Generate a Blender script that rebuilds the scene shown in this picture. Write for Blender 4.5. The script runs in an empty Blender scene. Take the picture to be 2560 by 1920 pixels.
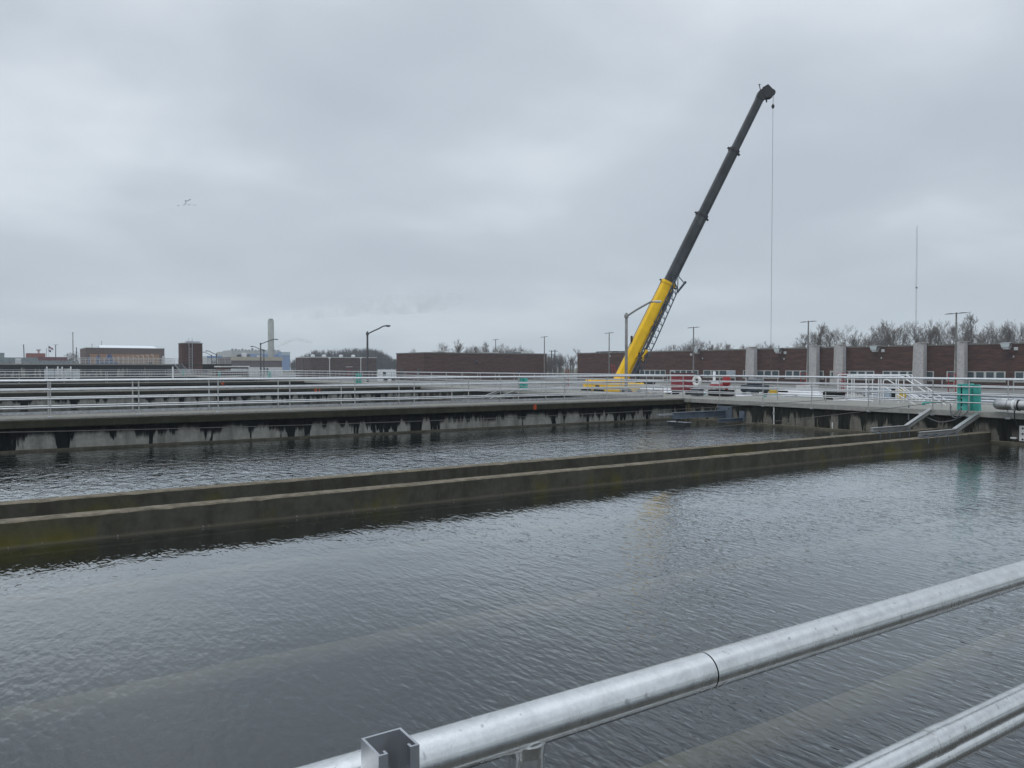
import bpy, math, random
from mathutils import Vector, Matrix
R = random.Random(7)
SC = bpy.context.scene
COL = SC.collection
rad = math.radians

# ------------------------------------------------------------------ camera
F_PX = 1940.0; YAW = rad(56.8); HOR = 918.0; CAMZ = 1.5
pitch = math.atan((960 - HOR) / F_PX)
fh = Vector((math.cos(YAW), math.sin(YAW), 0)); rt = Vector((math.sin(YAW), -math.cos(YAW), 0))
fw = (fh * math.cos(pitch) - Vector((0, 0, 1)) * math.sin(pitch)).normalized()
up = rt.cross(fw).normalized()
cam = bpy.data.objects.new('camera', bpy.data.cameras.new('camera')); COL.objects.link(cam)
cam.data.sensor_width = 36; cam.data.lens = 36 * F_PX / 2560; cam.data.clip_start = 0.05; cam.data.clip_end = 4000
M = Matrix((rt, up, -fw)).transposed().to_4x4(); M.translation = (0, 0, CAMZ); cam.matrix_world = M
SC.camera = cam
SC.render.resolution_x = 1024; SC.render.resolution_y = 768
# ------------------------------------------------------------------ exposure
SC.view_settings.view_transform = 'Standard'; SC.view_settings.look = 'None'
SC.view_settings.exposure = 0.0; SC.view_settings.gamma = 1.0
try:
    SC.cycles.transparent_max_bounces = 12; SC.cycles.volume_bounces = 4; SC.cycles.max_bounces = 8
except Exception: pass
# ------------------------------------------------------------------ world: overcast
SUN_EL = rad(52); SUN_AZ = rad(200)        # azimuth of the sun, ccw from +X
W = bpy.data.worlds.new('World'); SC.world = W; W.use_nodes = True
nt = W.node_tree; N = nt.nodes; L = nt.links; N.clear()
def nd(t, **k):
    n = N.new(t)
    for a, b in k.items(): setattr(n, a, b)
    return n
out = nd('ShaderNodeOutputWorld'); bg = nd('ShaderNodeBackground'); bg.inputs[1].default_value = 1.0
L.new(bg.outputs[0], out.inputs[0])
sky = nd('ShaderNodeTexSky', sky_type='NISHITA'); sky.sun_disc = False; sky.sun_elevation = SUN_EL; sky.sun_rotation = rad(90) - SUN_AZ
sks = nd('ShaderNodeMixRGB', blend_type='MULTIPLY'); sks.inputs[0].default_value = 1; sks.inputs[2].default_value = (.10, .10, .10, 1)
L.new(sky.outputs[0], sks.inputs[1])
tc = nd('ShaderNodeTexCoord'); sp = nd('ShaderNodeSeparateXYZ'); L.new(tc.outputs['Generated'], sp.inputs[0])
def mth(op, a, b=None, c=None):
    n = nd('ShaderNodeMath', operation=op)
    for i, v in enumerate((a, b, c)):
        if v is None: continue
        if isinstance(v, (int, float)): n.inputs[i].default_value = v
        else: L.new(v, n.inputs[i])
    return n.outputs[0]
zc = mth('MAXIMUM', sp.outputs[2], 0.0)
den = mth('ADD', zc, 0.22)
cx = mth('DIVIDE', sp.outputs[0], den); cy = mth('DIVIDE', sp.outputs[1], den)
cb = nd('ShaderNodeCombineXYZ'); L.new(cx, cb.inputs[0]); L.new(cy, cb.inputs[1])
n1 = nd('ShaderNodeTexNoise'); n1.inputs['Scale'].default_value = 1.1; n1.inputs['Detail'].default_value = 5; n1.inputs['Roughness'].default_value = .46; n1.inputs['Distortion'].default_value = .15
mp = nd('ShaderNodeMapping'); mp.inputs['Location'].default_value = (3.1, 1.7, 0); L.new(cb.outputs[0], mp.inputs[0]); L.new(mp.outputs[0], n1.inputs['Vector'])
rp = nd('ShaderNodeValToRGB'); L.new(n1.outputs[0], rp.inputs[0])
e = rp.color_ramp.elements
e[0].position = .36; e[0].color = (.515, .568, .64, 1)
e[1].position = .66; e[1].color = (.75, .81, .87, 1)
m = e.new(.5); m.color = (.58, .64, .712, 1)
# near the horizon: a flatter, greyer band ; overhead: brighter (outside the frame)
hz = nd('ShaderNodeMixRGB'); hf = mth('SUBTRACT', 1.0, mth('MULTIPLY', zc, 5.5)); hfc = mth('MULTIPLY', mth('MAXIMUM', hf, 0.0), .75)
L.new(hfc, hz.inputs[0]); L.new(rp.outputs[0], hz.inputs[1]); hz.inputs[2].default_value = (.51, .585, .65, 1)
zn = mth('MULTIPLY', mth('MAXIMUM', mth('SUBTRACT', zc, .42), 0.0), 1.5)
zm = mth('ADD', zn, 1.0)
sc = nd('ShaderNodeVectorMath', operation='SCALE'); L.new(hz.outputs[0], sc.inputs[0]); L.new(zm, sc.inputs['Scale'])
mx = nd('ShaderNodeMixRGB'); mx.inputs[0].default_value = .94; L.new(sks.outputs[0], mx.inputs[1]); L.new(sc.outputs[0], mx.inputs[2])
L.new(mx.outputs[0], bg.inputs[0])
# ------------------------------------------------------------------ sun (veiled)
sl = bpy.data.lights.new('sun', 'SUN'); sl.energy = 0.7; sl.angle = rad(25); sl.color = (1, .97, .93)
so = bpy.data.objects.new('sun', sl); COL.objects.link(so)
sd = Vector((math.cos(SUN_EL) * math.cos(SUN_AZ), math.cos(SUN_EL) * math.sin(SUN_AZ), math.sin(SUN_EL)))
so.rotation_euler = (-sd).to_track_quat('-Z', 'Y').to_euler(); so.location = (0, 0, 30)

# ------------------------------------------------------------------ picture -> place
def ray(px, py): return fw + rt * ((px - 1280) / F_PX) + up * (-(py - 960) / F_PX)
O = Vector((0, 0, CAMZ))
def onX(px, py, X): d = ray(px, py); return O + d * (X / d.x)
def onY(px, py, Y): d = ray(px, py); return O + d * (Y / d.y)
def onZ(px, py, Z): d = ray(px, py); return O + d * ((Z - CAMZ) / d.z)
def onD(px, py, D): return O + ray(px, py) * D

# ------------------------------------------------------------------ mesh helpers
class MB:
    def __init__(s): s.v = []; s.f = []; s.mi = []; s.sm = []
    def add(s, vs, fs, mi=0, smooth=False):
        o = len(s.v); s.v += [tuple(v) for v in vs]
        for f in fs: s.f.append(tuple(i + o for i in f)); s.mi.append(mi); s.sm.append(smooth)
        return s
    def box(s, x0, x1, y0, y1, z0, z1, mi=0):
        if x1 < x0: x0, x1 = x1, x0
        if y1 < y0: y0, y1 = y1, y0
        vs = [(x, y, z) for z in (z0, z1) for y in (y0, y1) for x in (x0, x1)]
        return s.add(vs, [(0, 2, 3, 1), (4, 5, 7, 6), (0, 1, 5, 4), (2, 6, 7, 3), (0, 4, 6, 2), (1, 3, 7, 5)], mi)
    def bbox(s, x0, x1, y0, y1, z0, z1, b=.01, mi=0):   # box with chamfered edges
        cx, cy, cz = (x0+x1)/2, (y0+y1)/2, (z0+z1)/2; hx, hy, hz = abs(x1-x0)/2, abs(y1-y0)/2, abs(z1-z0)/2
        b = min(b, hx*.45, hy*.45, hz*.45); rings = []
        for (zz, i) in ((-hz, b), (-hz+b, 0), (hz-b, 0), (hz, b)):
            X, Y = hx-i, hy-i; c = b if i == 0 else b*.6
            rings.append([(cx+x, cy+y, cz+zz) for x, y in ((-X+c,-Y),(X-c,-Y),(X,-Y+c),(X,Y-c),(X-c,Y),(-X+c,Y),(-X,Y-c),(-X,-Y+c))])
        return s.loft(rings, mi)
    def loft(s, rings, mi=0, smooth=False, cap=True):
        n = len(rings[0]); vs = [p for r in rings for p in r]; fs = []
        for k in range(len(rings)-1):
            for i in range(n):
                j = (i+1) % n; fs.append((k*n+i, k*n+j, (k+1)*n+j, (k+1)*n+i))
        s.add(vs, fs, mi, smooth)
        if cap:
            s.add(rings[0], [tuple(reversed(range(n)))], mi); s.add(rings[-1], [tuple(range(n))], mi)
        return s
    def tube(s, pts, r, n=8, mi=0, cap=True, smooth=True):
        pts = [Vector(p) for p in pts]; rings = []
        rr = r if isinstance(r, (list, tuple)) else [r]*len(pts)
        u = None
        for i, p in enumerate(pts):
            if i == 0: t = pts[1]-p
            elif i == len(pts)-1: t = p-pts[i-1]
            else: t = (pts[i+1]-p).normalized()+(p-pts[i-1]).normalized()
            t.normalize()
            if u is None:
                a = Vector((0, 0, 1)) if abs(t.z) < .9 else Vector((1, 0, 0)); u = t.cross(a).normalized()
            else: u = (u - t*u.dot(t)).normalized()
            w = t.cross(u)
            rings.append([p + (u*math.cos(2*math.pi*k/n) + w*math.sin(2*math.pi*k/n))*rr[i] for k in range(n)])
        return s.loft(rings, mi, smooth, cap)
    def bar(s, a, b, w, h, mi=0, upv=(0, 0, 1)):        # rectangular bar from a to b
        a, b = Vector(a), Vector(b); t = (b-a).normalized(); sd_ = t.cross(Vector(upv))
        if sd_.length < 1e-4: sd_ = t.cross(Vector((1, 0, 0)))
        sd_.normalize(); u_ = sd_.cross(t)
        rs = [[p + sd_*x*w/2 + u_*y*h/2 for x, y in ((-1,-1),(1,-1),(1,1),(-1,1))] for p in (a, b)]
        return s.loft(rs, mi)
    def lathe(s, c, prof, n=16, mi=0, smooth=True, axis='z'):
        rings = []
        for (r, h) in prof:
            ring = []
            for k in range(n):
                a = 2*math.pi*k/n; x, y = r*math.cos(a), r*math.sin(a)
                q = (x, y, h) if axis == 'z' else ((h, x, y) if axis == 'x' else (y, h, x))
                ring.append((c[0]+q[0], c[1]+q[1], c[2]+q[2]))
            rings.append(ring)
        return s.loft(rings, mi, smooth)
    def build(s, name, mats, parent=None, label=None):
        me = bpy.data.meshes.new(name); me.from_pydata(s.v, [], s.f)
        if not isinstance(mats, (list, tuple)): mats = [mats]
        for m_ in mats: me.materials.append(m_)
        me.polygons.foreach_set('material_index', s.mi); me.polygons.foreach_set('use_smooth', s.sm); me.update()
        o = bpy.data.objects.new(name, me); COL.objects.link(o)
        if parent: o.parent = parent
        if label: o['label'] = label
        return o
def tag(o, label, cat, group=None):
    o['label'] = label; o['category'] = cat
    if group: o['group'] = group
    return o
def thing(name, label, cat, group=None, loc=(0, 0, 0)):
    o = bpy.data.objects.new(name, None); COL.objects.link(o); o.location = loc; o.empty_display_size = .2
    return tag(o, label, cat, group)
def struct(o, kind='structure'): o['kind'] = kind; return o
def copy_tree(o, parent=None):
    c = o.copy(); COL.objects.link(c); c.parent = parent
    for ch in list(o.children): copy_tree(ch, c)
    return c
ORD = ['first','second','third','fourth','fifth','sixth','seventh','eighth','ninth','tenth','eleventh','twelfth','thirteenth','fourteenth','fifteenth','sixteenth','seventeenth','eighteenth','nineteenth','twentieth','twenty-first','twenty-second','twenty-third','twenty-fourth','twenty-fifth','twenty-sixth','twenty-seventh','twenty-eighth','twenty-ninth','thirtieth']

# ------------------------------------------------------------------ materials
class G:
    def __init__(s, name):
        s.m = bpy.data.materials.new(name); s.m.use_nodes = True; s.t = s.m.node_tree; s.n = s.t.nodes; s.l = s.t.links
        s.b = s.n['Principled BSDF']; s.o = s.n['Material Output']
    def node(s, t, **k):
        n = s.n.new(t)
        for a, b in k.items(): setattr(n, a, b)
        return n
    def lk(s, a, b): s.l.new(a, b)
    def obj(s, scale=(1, 1, 1), loc=(0, 0, 0), rot=(0, 0, 0)):
        g = s.node('ShaderNodeNewGeometry'); mpn = s.node('ShaderNodeMapping')
        mpn.inputs['Scale'].default_value = scale; mpn.inputs['Location'].default_value = loc; mpn.inputs['Rotation'].default_value = rot
        s.lk(g.outputs['Position'], mpn.inputs[0]); return mpn.outputs[0]
    def noise(s, vec, scale, detail=4, rough=.55, dist=0):
        n = s.node('ShaderNodeTexNoise'); n.inputs['Scale'].default_value = scale; n.inputs['Detail'].default_value = detail
        n.inputs['Roughness'].default_value = rough; n.inputs['Distortion'].default_value = dist; s.lk(vec, n.inputs['Vector']); return n.outputs[0]
    def ramp(s, fac, *st):
        r = s.node('ShaderNodeValToRGB'); s.lk(fac, r.inputs[0]); el = r.color_ramp.elements
        while len(el) < len(st): el.new(.5)
        for i, (p, c) in enumerate(st):
            el[i].position = p; el[i].color = tuple(c)+(1,) if len(c) == 3 else c
        return r.outputs[0]
    def mix(s, f, a, b, bt='MIX'):
        n = s.node('ShaderNodeMixRGB', blend_type=bt)
        for i, v in enumerate((f, a, b)):
            if isinstance(v, (int, float)): n.inputs[i].default_value = v
            elif isinstance(v, (tuple, list)): n.inputs[i].default_value = tuple(v)+(1,)
            else: s.lk(v, n.inputs[i])
        return n.outputs[0]
    def math(s, op, a, b=None, c=None):
        n = s.node('ShaderNodeMath', operation=op)
        for i, v in enumerate((a, b, c)):
            if v is None: continue
            if isinstance(v, (int, float)): n.inputs[i].default_value = v
            else: s.lk(v, n.inputs[i])
        return n.outputs[0]
    def bump(s, h, strength=.3, dist=.02, normal=None):
        n = s.node('ShaderNodeBump'); n.inputs['Strength'].default_value = strength; n.inputs['Distance'].default_value = dist
        s.lk(h, n.inputs['Height'])
        if normal is not None: s.lk(normal, n.inputs['Normal'])
        return n.outputs[0]
    def set(s, col=None, rough=None, metal=None, spec=None, nrm=None):
        if col is not None:
            if isinstance(col, (tuple, list)): s.b.inputs['Base Color'].default_value = tuple(col)+(1,)
            else: s.lk(col, s.b.inputs['Base Color'])
        if rough is not None:
            if isinstance(rough, (int, float)): s.b.inputs['Roughness'].default_value = rough
            else: s.lk(rough, s.b.inputs['Roughness'])
        if metal is not None: s.b.inputs['Metallic'].default_value = metal
        if spec is not None: s.b.inputs['Specular IOR Level'].default_value = spec
        if nrm is not None: s.lk(nrm, s.b.inputs['Normal'])
        return s.m
def paint(name, c, rough=.5, metal=0, var=.25, scale=2.0):
    g = G(name); v = g.obj(); n = g.noise(v, scale, 5)
    d = tuple(x*(1-var) for x in c); b = tuple(min(1, x*(1+var*.5)) for x in c)
    col = g.ramp(n, (.35, d), (.65, b)); n2 = g.noise(v, scale*6, 3)
    return g.set(col, g.ramp(n2, (.3, (rough*.8,)*3), (.7, (min(1, rough*1.2),)*3)), metal, spec=.15 if rough >= .7 else .4)
def metal_mat(name, c, rough=.3, streak=None, var=.18):
    g = G(name); v = g.obj(); n = g.noise(v, 9, 4)
    col = g.ramp(n, (.3, tuple(x*(1-var) for x in c)), (.7, c))
    n2 = g.noise(g.obj(streak or (40, 40, 40)), 3, 3)
    return g.set(col, g.ramp(n2, (.3, (rough*.88,)*3), (.75, (rough*1.15,)*3)), 1.0)
MT = {}
MT['alu'] = metal_mat('aluminium_rail', (.74, .745, .745), .32, None, .18)
MT['alu_post'] = metal_mat('aluminium_post', (.55, .55, .54), .45)
def near_metal():
    g = G('aluminium_brushed'); v = g.obj(); n = g.noise(v, 34, 6, .7, .3); n2 = g.noise(g.obj((70, 12, 12)), 2.2, 4, .6); n3 = g.noise(v, 5.5, 3, .5)
    col = g.ramp(n, (.3, (.60, .605, .60)), (.55, (.74, .75, .745)), (.75, (.80, .81, .81)))
    sp_ = g.ramp(g.noise(v, 70, 2, .5), (.27, (.45,)*3), (.33, (1,)*3)); col = g.mix(.55, col, sp_, 'MULTIPLY')
    sm_ = g.math('ADD', g.math('MULTIPLY', n2, .6), g.math('MULTIPLY', n3, .4))
    return g.set(col, g.ramp(sm_, (.38, (.19,)*3), (.62, (.28,)*3)), 1.0, nrm=g.bump(n2, .015, .0005))
MT['alu_near'] = near_metal()
MT['galv'] = metal_mat('galvanised_steel', (.60, .62, .65), .42, (25, 25, 25), .35)
MT['steel_dk'] = paint('dark_steel', (.03, .032, .035), .5)
MT['beam'] = paint('grey_blue_steel', (.13, .16, .20), .4, .3)
MT['pole'] = paint('pole_grey', (.20, .20, .19), .5, .3)
MT['pole_dk'] = paint('pole_bronze', (.055, .055, .06), .5, .2)
MT['white'] = paint('white_paint', (.78, .79, .80), .4, 0, .1)
MT['white2'] = paint('offwhite', (.62, .63, .62), .5, 0, .2)
MT['teal'] = paint('teal_fibreglass', (.06, .39, .335), .55, 0, .18, 3)
MT['black'] = paint('black_void', (.006, .006, .007), .7)
MT['rubber'] = paint('black_rubber', (.02, .02, .02), .75)
MT['red'] = paint('red_paint', (.32, .025, .03), .35, 0, .2)
MT['redbox'] = paint('faded_red_paint', (.23, .035, .045), .55, 0, .2)
MT['orange'] = paint('orange_paint', (.42, .07, .025), .6)
MT['yellow'] = paint('crane_yellow', (.90, .55, .008), .5, 0, .12, 1.2)
MT['ochre'] = paint('ochre_yellow', (.5, .33, .04), .5)
MT['boom'] = paint('boom_dark_grey', (.047, .052, .058), .38, .2, .35, 1.0)
MT['jib'] = paint('jib_grey', (.075, .09, .115), .45, .3)
MT['coil'] = paint('olive_sheave', (.05, .065, .045), .6)
MT['glass'] = G('window_glass').set((.05, .075, .085), .08, 0, .9)
MT['cabglass'] = G('cab_glass').set((.02, .03, .035), .05)
MT['frame'] = paint('window_frame_white', (.50, .51, .49), .5)
MT['dkframe'] = paint('door_dark', (.02, .02, .024), .5)
MT['blue'] = paint('blue_paint', (.05, .085, .19), .45)
MT['bluepanel'] = paint('blue_panel', (.16, .26, .50), .5)
MT['palepanel'] = paint('pale_blue_panel', (.42, .50, .58), .5)
MT['panel'] = paint('cream_panel', (.42, .43, .42), .6)
MT['chim'] = paint('chimney_concrete', (.32, .33, .30), .8, 0, .15, .3)
MT['tan'] = paint('tan_wall', (.30, .17, .10), .8, 0, .1)
MT['taupe'] = paint('taupe_brick', (.13, .11, .11), .8, 0, .1)
MT['cream'] = paint('cream_fascia', (.42, .38, .30), .7, 0, .12)
MT['redwall'] = paint('red_brick_far', (.26, .06, .04), .8)
MT['maroon'] = paint('maroon_roof', (.16, .055, .055), .7)
MT['greyroof'] = paint('grey_roof', (.22, .25, .26), .7)
MT['coping'] = paint('metal_coping', (.20, .19, .17), .5, .3)
MT['copingw'] = paint('pale_coping', (.55, .57, .58), .5)
MT['skylight'] = paint('white_roof_monitor', (.80, .84, .86), .5, 0, .05)
MT['foam'] = paint('life_ring_white', (.70, .70, .68), .55, 0, .12, 6)
MT['mark'] = paint('orange_spray_mark', (.40, .075, .03), .8, 0, .4, 14)
MT['wire'] = paint('wire_rope', (.13, .12, .11), .6, .4)
MT['hose'] = paint('grey_conduit', (.16, .17, .18), .5)
MT['bark'] = paint('tree_bark', (.12, .105, .095), .9)
MT['twig'] = paint('bare_twigs', (.16, .135, .12), .9)
MT['bark_rise'] = paint('rise_bark', (.09, .086, .082), .9)
MT['bark_far'] = paint('woodland_bark', (.13, .115, .105), .9)
MT['bird'] = paint('bird_feathers', (.16, .17, .18), .8)
MT['flagr'] = paint('flag_red', (.30, .03, .04), .8); MT['flagb'] = paint('flag_blue', (.02, .03, .10), .8); MT['flagw'] = paint('flag_white', (.6, .6, .62), .8)
MT['pot'] = paint('sub_beige_pipe', (.46, .40, .29), .8, 0, .2)
MT['lampglass'] = G('floodlight_glass').set((.55, .62, .62), .12, 0, .8)

def brick(name, c1, c2, mortar, along='y'):
    g = G(name); geo = g.node('ShaderNodeNewGeometry'); s_ = g.node('ShaderNodeSeparateXYZ'); g.lk(geo.outputs['Position'], s_.inputs[0])
    sm = g.math('ADD', s_.outputs[0], s_.outputs[1]); c = g.node('ShaderNodeCombineXYZ'); g.lk(sm, c.inputs[0]); g.lk(s_.outputs[2], c.inputs[1])
    b = g.node('ShaderNodeTexBrick'); g.lk(c.outputs[0], b.inputs['Vector'])
    b.inputs['Scale'].default_value = 1; b.inputs['Brick Width'].default_value = .6; b.inputs['Row Height'].default_value = .2; b.inputs['Mortar Size'].default_value = .02
    b.inputs['Color1'].default_value = c1+(1,); b.inputs['Color2'].default_value = c2+(1,); b.inputs['Mortar'].default_value = mortar+(1,)
    mpp = g.node('ShaderNodeMapping'); mpp.inputs['Scale'].default_value = (.45, 2.2, 1); g.lk(c.outputs[0], mpp.inputs[0])
    n = g.noise(mpp.outputs[0], 1.0, 5, .6)
    col = g.mix(1.0, b.outputs[0], g.ramp(n, (.3, (.62, .62, .64)), (.7, (1.25, 1.2, 1.15))), 'MULTIPLY')
    return g.set(col, .85, spec=.12)
MT['brick'] = brick('brown_brick', (.105, .048, .039), (.070, .036, .031), (.09, .072, .062))
MT['brick2'] = brick('purple_brown_brick', (.10, .068, .062), (.08, .055, .05), (.10, .085, .075))

def concrete(name, base, dark, topz=None, botz=None, mode='beam', shift=-.014):
    """poured concrete with weathering. mode: beam, stain, low, deck"""
    g = G(name); v = g.obj(); fine = g.noise(v, 7, 6, .65); med = g.noise(v, .8, 5, .6)
    col = g.mix(.55, g.ramp(med, (.3, tuple(x*.72 for x in base)), (.7, tuple(x*1.15 for x in base))), g.ramp(fine, (.3, tuple(x*.6 for x in base)), (.75, tuple(x*1.3 for x in base))))
    geo = g.node('ShaderNodeNewGeometry'); s_ = g.node('ShaderNodeSeparateXYZ'); g.lk(geo.outputs['Position'], s_.inputs[0]); z = s_.outputs[2]
    if mode == 'stain':
        # pale wall with dark runs and a painted shade band at the top, tongues of varying length and width
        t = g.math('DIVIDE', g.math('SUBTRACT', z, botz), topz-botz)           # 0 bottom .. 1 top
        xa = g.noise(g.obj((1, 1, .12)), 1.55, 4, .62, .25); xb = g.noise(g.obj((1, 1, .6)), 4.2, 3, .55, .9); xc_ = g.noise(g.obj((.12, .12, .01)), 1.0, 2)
        lng = g.ramp(g.math('ADD', g.math('ADD', g.math('MULTIPLY', xa, .78), g.math('MULTIPLY', xc_, .22)), shift), (.38, (.30,)*3), (.44, (.33,)*3), (.475, (.36,)*3), (.495, (.52,)*3), (.53, (.58,)*3), (.55, (.95,)*3), (.585, (1.2,)*3))  # shortest run never vanishes: deck overhang's shade painted into the wall top
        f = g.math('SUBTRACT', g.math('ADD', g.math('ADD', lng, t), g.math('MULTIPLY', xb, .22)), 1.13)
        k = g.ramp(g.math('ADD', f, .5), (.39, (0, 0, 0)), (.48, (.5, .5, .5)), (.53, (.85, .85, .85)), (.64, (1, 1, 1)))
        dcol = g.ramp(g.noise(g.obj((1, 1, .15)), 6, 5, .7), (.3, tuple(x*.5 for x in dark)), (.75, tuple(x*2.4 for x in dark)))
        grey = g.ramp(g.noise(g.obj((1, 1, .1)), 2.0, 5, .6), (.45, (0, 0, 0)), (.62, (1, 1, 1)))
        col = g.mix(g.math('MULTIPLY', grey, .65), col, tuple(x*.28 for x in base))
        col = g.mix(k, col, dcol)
        lip = g.ramp(g.math('ADD', t, g.math('MULTIPLY', g.noise(v, 3, 3), .08)), (.09, (1, 1, 1)), (.17, (0, 0, 0)))
        col = g.mix(g.math('MULTIPLY', lip, .6), col, (.11, .10, .06))
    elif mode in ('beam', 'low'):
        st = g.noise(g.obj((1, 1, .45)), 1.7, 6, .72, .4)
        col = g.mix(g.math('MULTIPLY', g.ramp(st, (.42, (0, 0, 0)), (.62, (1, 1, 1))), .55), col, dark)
        if mode == 'low':
            t = g.math('DIVIDE', g.math('SUBTRACT', z, botz), topz-botz)
            moss = g.math('MULTIPLY', g.ramp(g.noise(g.obj((.45, .45, .25)), 1.6, 5, .62), (.53, (0, 0, 0)), (.63, (1, 1, 1))), g.ramp(t, (.12, (1, 1, 1)), (.75, (.25, .25, .25))))
            col = g.mix(g.math('MULTIPLY', moss, .7), col, (.115, .100, .010))
            wl = g.ramp(g.math('ADD', t, g.math('MULTIPLY', g.noise(v, 4, 3), .1)), (.2, (1, 1, 1)), (.3, (0, 0, 0)))
            col = g.mix(g.math('MULTIPLY', wl, .55), col, (.14, .125, .095))
            sp_ = g.ramp(g.noise(v, 26, 2, .5), (.70, (0, 0, 0)), (.74, (1, 1, 1)))
            col = g.mix(g.math('MULTIPLY', sp_, g.math('MULTIPLY', wl, .9)), col, (.45, .45, .42))
        # bare sanded top edge
        nz = g.node('ShaderNodeSeparateXYZ'); g.lk(geo.outputs['Normal'], nz.inputs[0])
        tp = g.ramp(nz.outputs[2], (.35, (0, 0, 0)), (.6, (1, 1, 1)))
        tcol = g.ramp(g.noise(v, 5, 6, .7), (.32, (.085, .075, .054)), (.7, (.25, .22, .165)))
        col = g.mix(tp, col, tcol)
    elif mode == 'deck':
        pass
    # construction joints
    return g.set(col, .9, spec=.12, nrm=g.bump(fine, .35, .01))
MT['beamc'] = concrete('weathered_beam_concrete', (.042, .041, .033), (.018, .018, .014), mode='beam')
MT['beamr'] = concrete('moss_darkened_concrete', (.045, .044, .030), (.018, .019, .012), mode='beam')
MT['low'] = concrete('low_wall_concrete', (.078, .075, .060), (.028, .027, .021), topz=-.66, botz=-1.1, mode='low')
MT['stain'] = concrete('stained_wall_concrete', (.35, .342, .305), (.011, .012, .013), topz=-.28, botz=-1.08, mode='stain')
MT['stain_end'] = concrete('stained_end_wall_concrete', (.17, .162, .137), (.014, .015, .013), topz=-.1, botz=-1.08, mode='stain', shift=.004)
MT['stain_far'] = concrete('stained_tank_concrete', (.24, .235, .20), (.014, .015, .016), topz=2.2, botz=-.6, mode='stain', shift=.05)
MT['deck'] = concrete('deck_concrete', (.27, .262, .235), (.2, .2, .2), mode='deck')
MT['deckw'] = concrete('deck_concrete_pale', (.31, .305, .28), (.2, .2, .2), mode='deck')
MT['deckwet'] = concrete('wet_dark_deck_concrete', (.09, .088, .08), (.05, .05, .05), mode='deck')  # wet tone plus shade painted in, so the near rail's underside reflects dark
MT['ledge'] = concrete('wet_ledge_concrete', (.12, .11, .085), (.03, .03, .02), mode='beam')
MT['ground'] = paint('yard_pavement', (.21, .21, .20), .85, 0, .35, .25)
MT['grass'] = paint('winter_grass', (.10, .095, .05), .95, 0, .3, .1)
MT['floor'] = paint('basin_floor_sludge', (.013, .019, .018), .9)
MT['snow'] = paint('snow', (.66, .68, .70), .8, 0, .06, 3)

def water_mat():
    g = G('water'); g.n.remove(g.b)
    geo = g.node('ShaderNodeNewGeometry')
    # ripples: two crossing trains of small wind waves, broken up, plus a slow swell in strength
    v1 = g.obj((1.0, .26, 1), rot=(0, 0, rad(-64))); v2 = g.obj((1.0, .45, 1), rot=(0, 0, rad(-20)))
    a = g.noise(v1, 14.0, 1, .4, .35); b = g.noise(v2, 18.0, 1, .4, .3); c = g.noise(g.obj((1, .6, 1)), 2.4, 3, .5, .3)
    d = g.noise(g.obj((1.0, .55, 1), rot=(0, 0, rad(-50))), 4.4, 3, .55, .6)
    amp = g.ramp(g.noise(g.obj((.22, .3, 1)), 1.0, 3, .5), (.36, (.55,)*3), (.64, (1.2,)*3))
    s_ = g.node('ShaderNodeSeparateXYZ'); g.lk(geo.outputs['Position'], s_.inputs[0])
    ny = g.ramp(g.math('MULTIPLY', s_.outputs[1], .04), (.12, (1, 1, 1)), (.42, (.35,)*3))     # fine chop close by
    fy = g.ramp(g.math('MULTIPLY', s_.outputs[1], .04), (.30, (.22,)*3), (.56, (.30,)*3), (.62, (1, 1, 1)))  # breeze in the far lane
    near = g.math('MULTIPLY', g.math('ADD', g.math('MULTIPLY', a, .85), g.math('MULTIPLY', b, .60)), ny)
    h = g.math('ADD', g.math('ADD', near, g.math('MULTIPLY', c, .32)), g.math('MULTIPLY', g.math('MULTIPLY', d, 3.0), fy))
    h = g.math('MULTIPLY', h, amp)
    nr = g.bump(h, 1.0, .015)
    fr = g.node('ShaderNodeFresnel'); fr.inputs['IOR'].default_value = 1.37; g.lk(nr, fr.inputs['Normal'])
    gl = g.node('ShaderNodeBsdfGlossy'); gl.inputs['Roughness'].default_value = .03; gl.inputs['Color'].default_value = (.95, .985, 1, 1); g.lk(nr, gl.inputs['Normal'])
    tr = g.node('ShaderNodeBsdfTransparent'); tr.inputs['Color'].default_value = (.66, .68, .62, 1)
    df = g.node('ShaderNodeBsdfDiffuse'); df.inputs['Color'].default_value = (.008, .012, .012, 1); g.lk(nr, df.inputs['Normal'])
    m1 = g.node('ShaderNodeMixShader'); m1.inputs[0].default_value = .42; g.lk(tr.outputs[0], m1.inputs[1]); g.lk(df.outputs[0], m1.inputs[2])
    m2 = g.node('ShaderNodeMixShader'); g.lk(g.math('MINIMUM', g.math('MULTIPLY', fr.outputs[0], 1.8), .80), m2.inputs[0]); g.lk(m1.outputs[0], m2.inputs[1]); g.lk(gl.outputs[0], m2.inputs[2])
    g.lk(m2.outputs[0], g.o.inputs['Surface']); return g.m
MT['water'] = water_mat()
def mesh_cloth():
    g = G('mesh_wrap'); w = g.node('ShaderNodeTexNoise'); w.inputs['Scale'].default_value = 3; geo = g.node('ShaderNodeNewGeometry'); g.lk(geo.outputs['Position'], w.inputs['Vector'])
    col = g.ramp(w.outputs[0], (.3, (.42, .41, .415)), (.7, (.54, .53, .53))); g.set(col, .8); g.b.inputs['Alpha'].default_value = .86; return g.m
MT['wrap'] = mesh_cloth()
MT['wrapf'] = paint('wrap_batten', (.58, .53, .48), .7)

# ================================================================== THE BASINS
WZ = -1.05; FLO = -4.2; P = 28.6; XW = 27.7; X0 = -45.0
ENDY = 171.0
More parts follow.
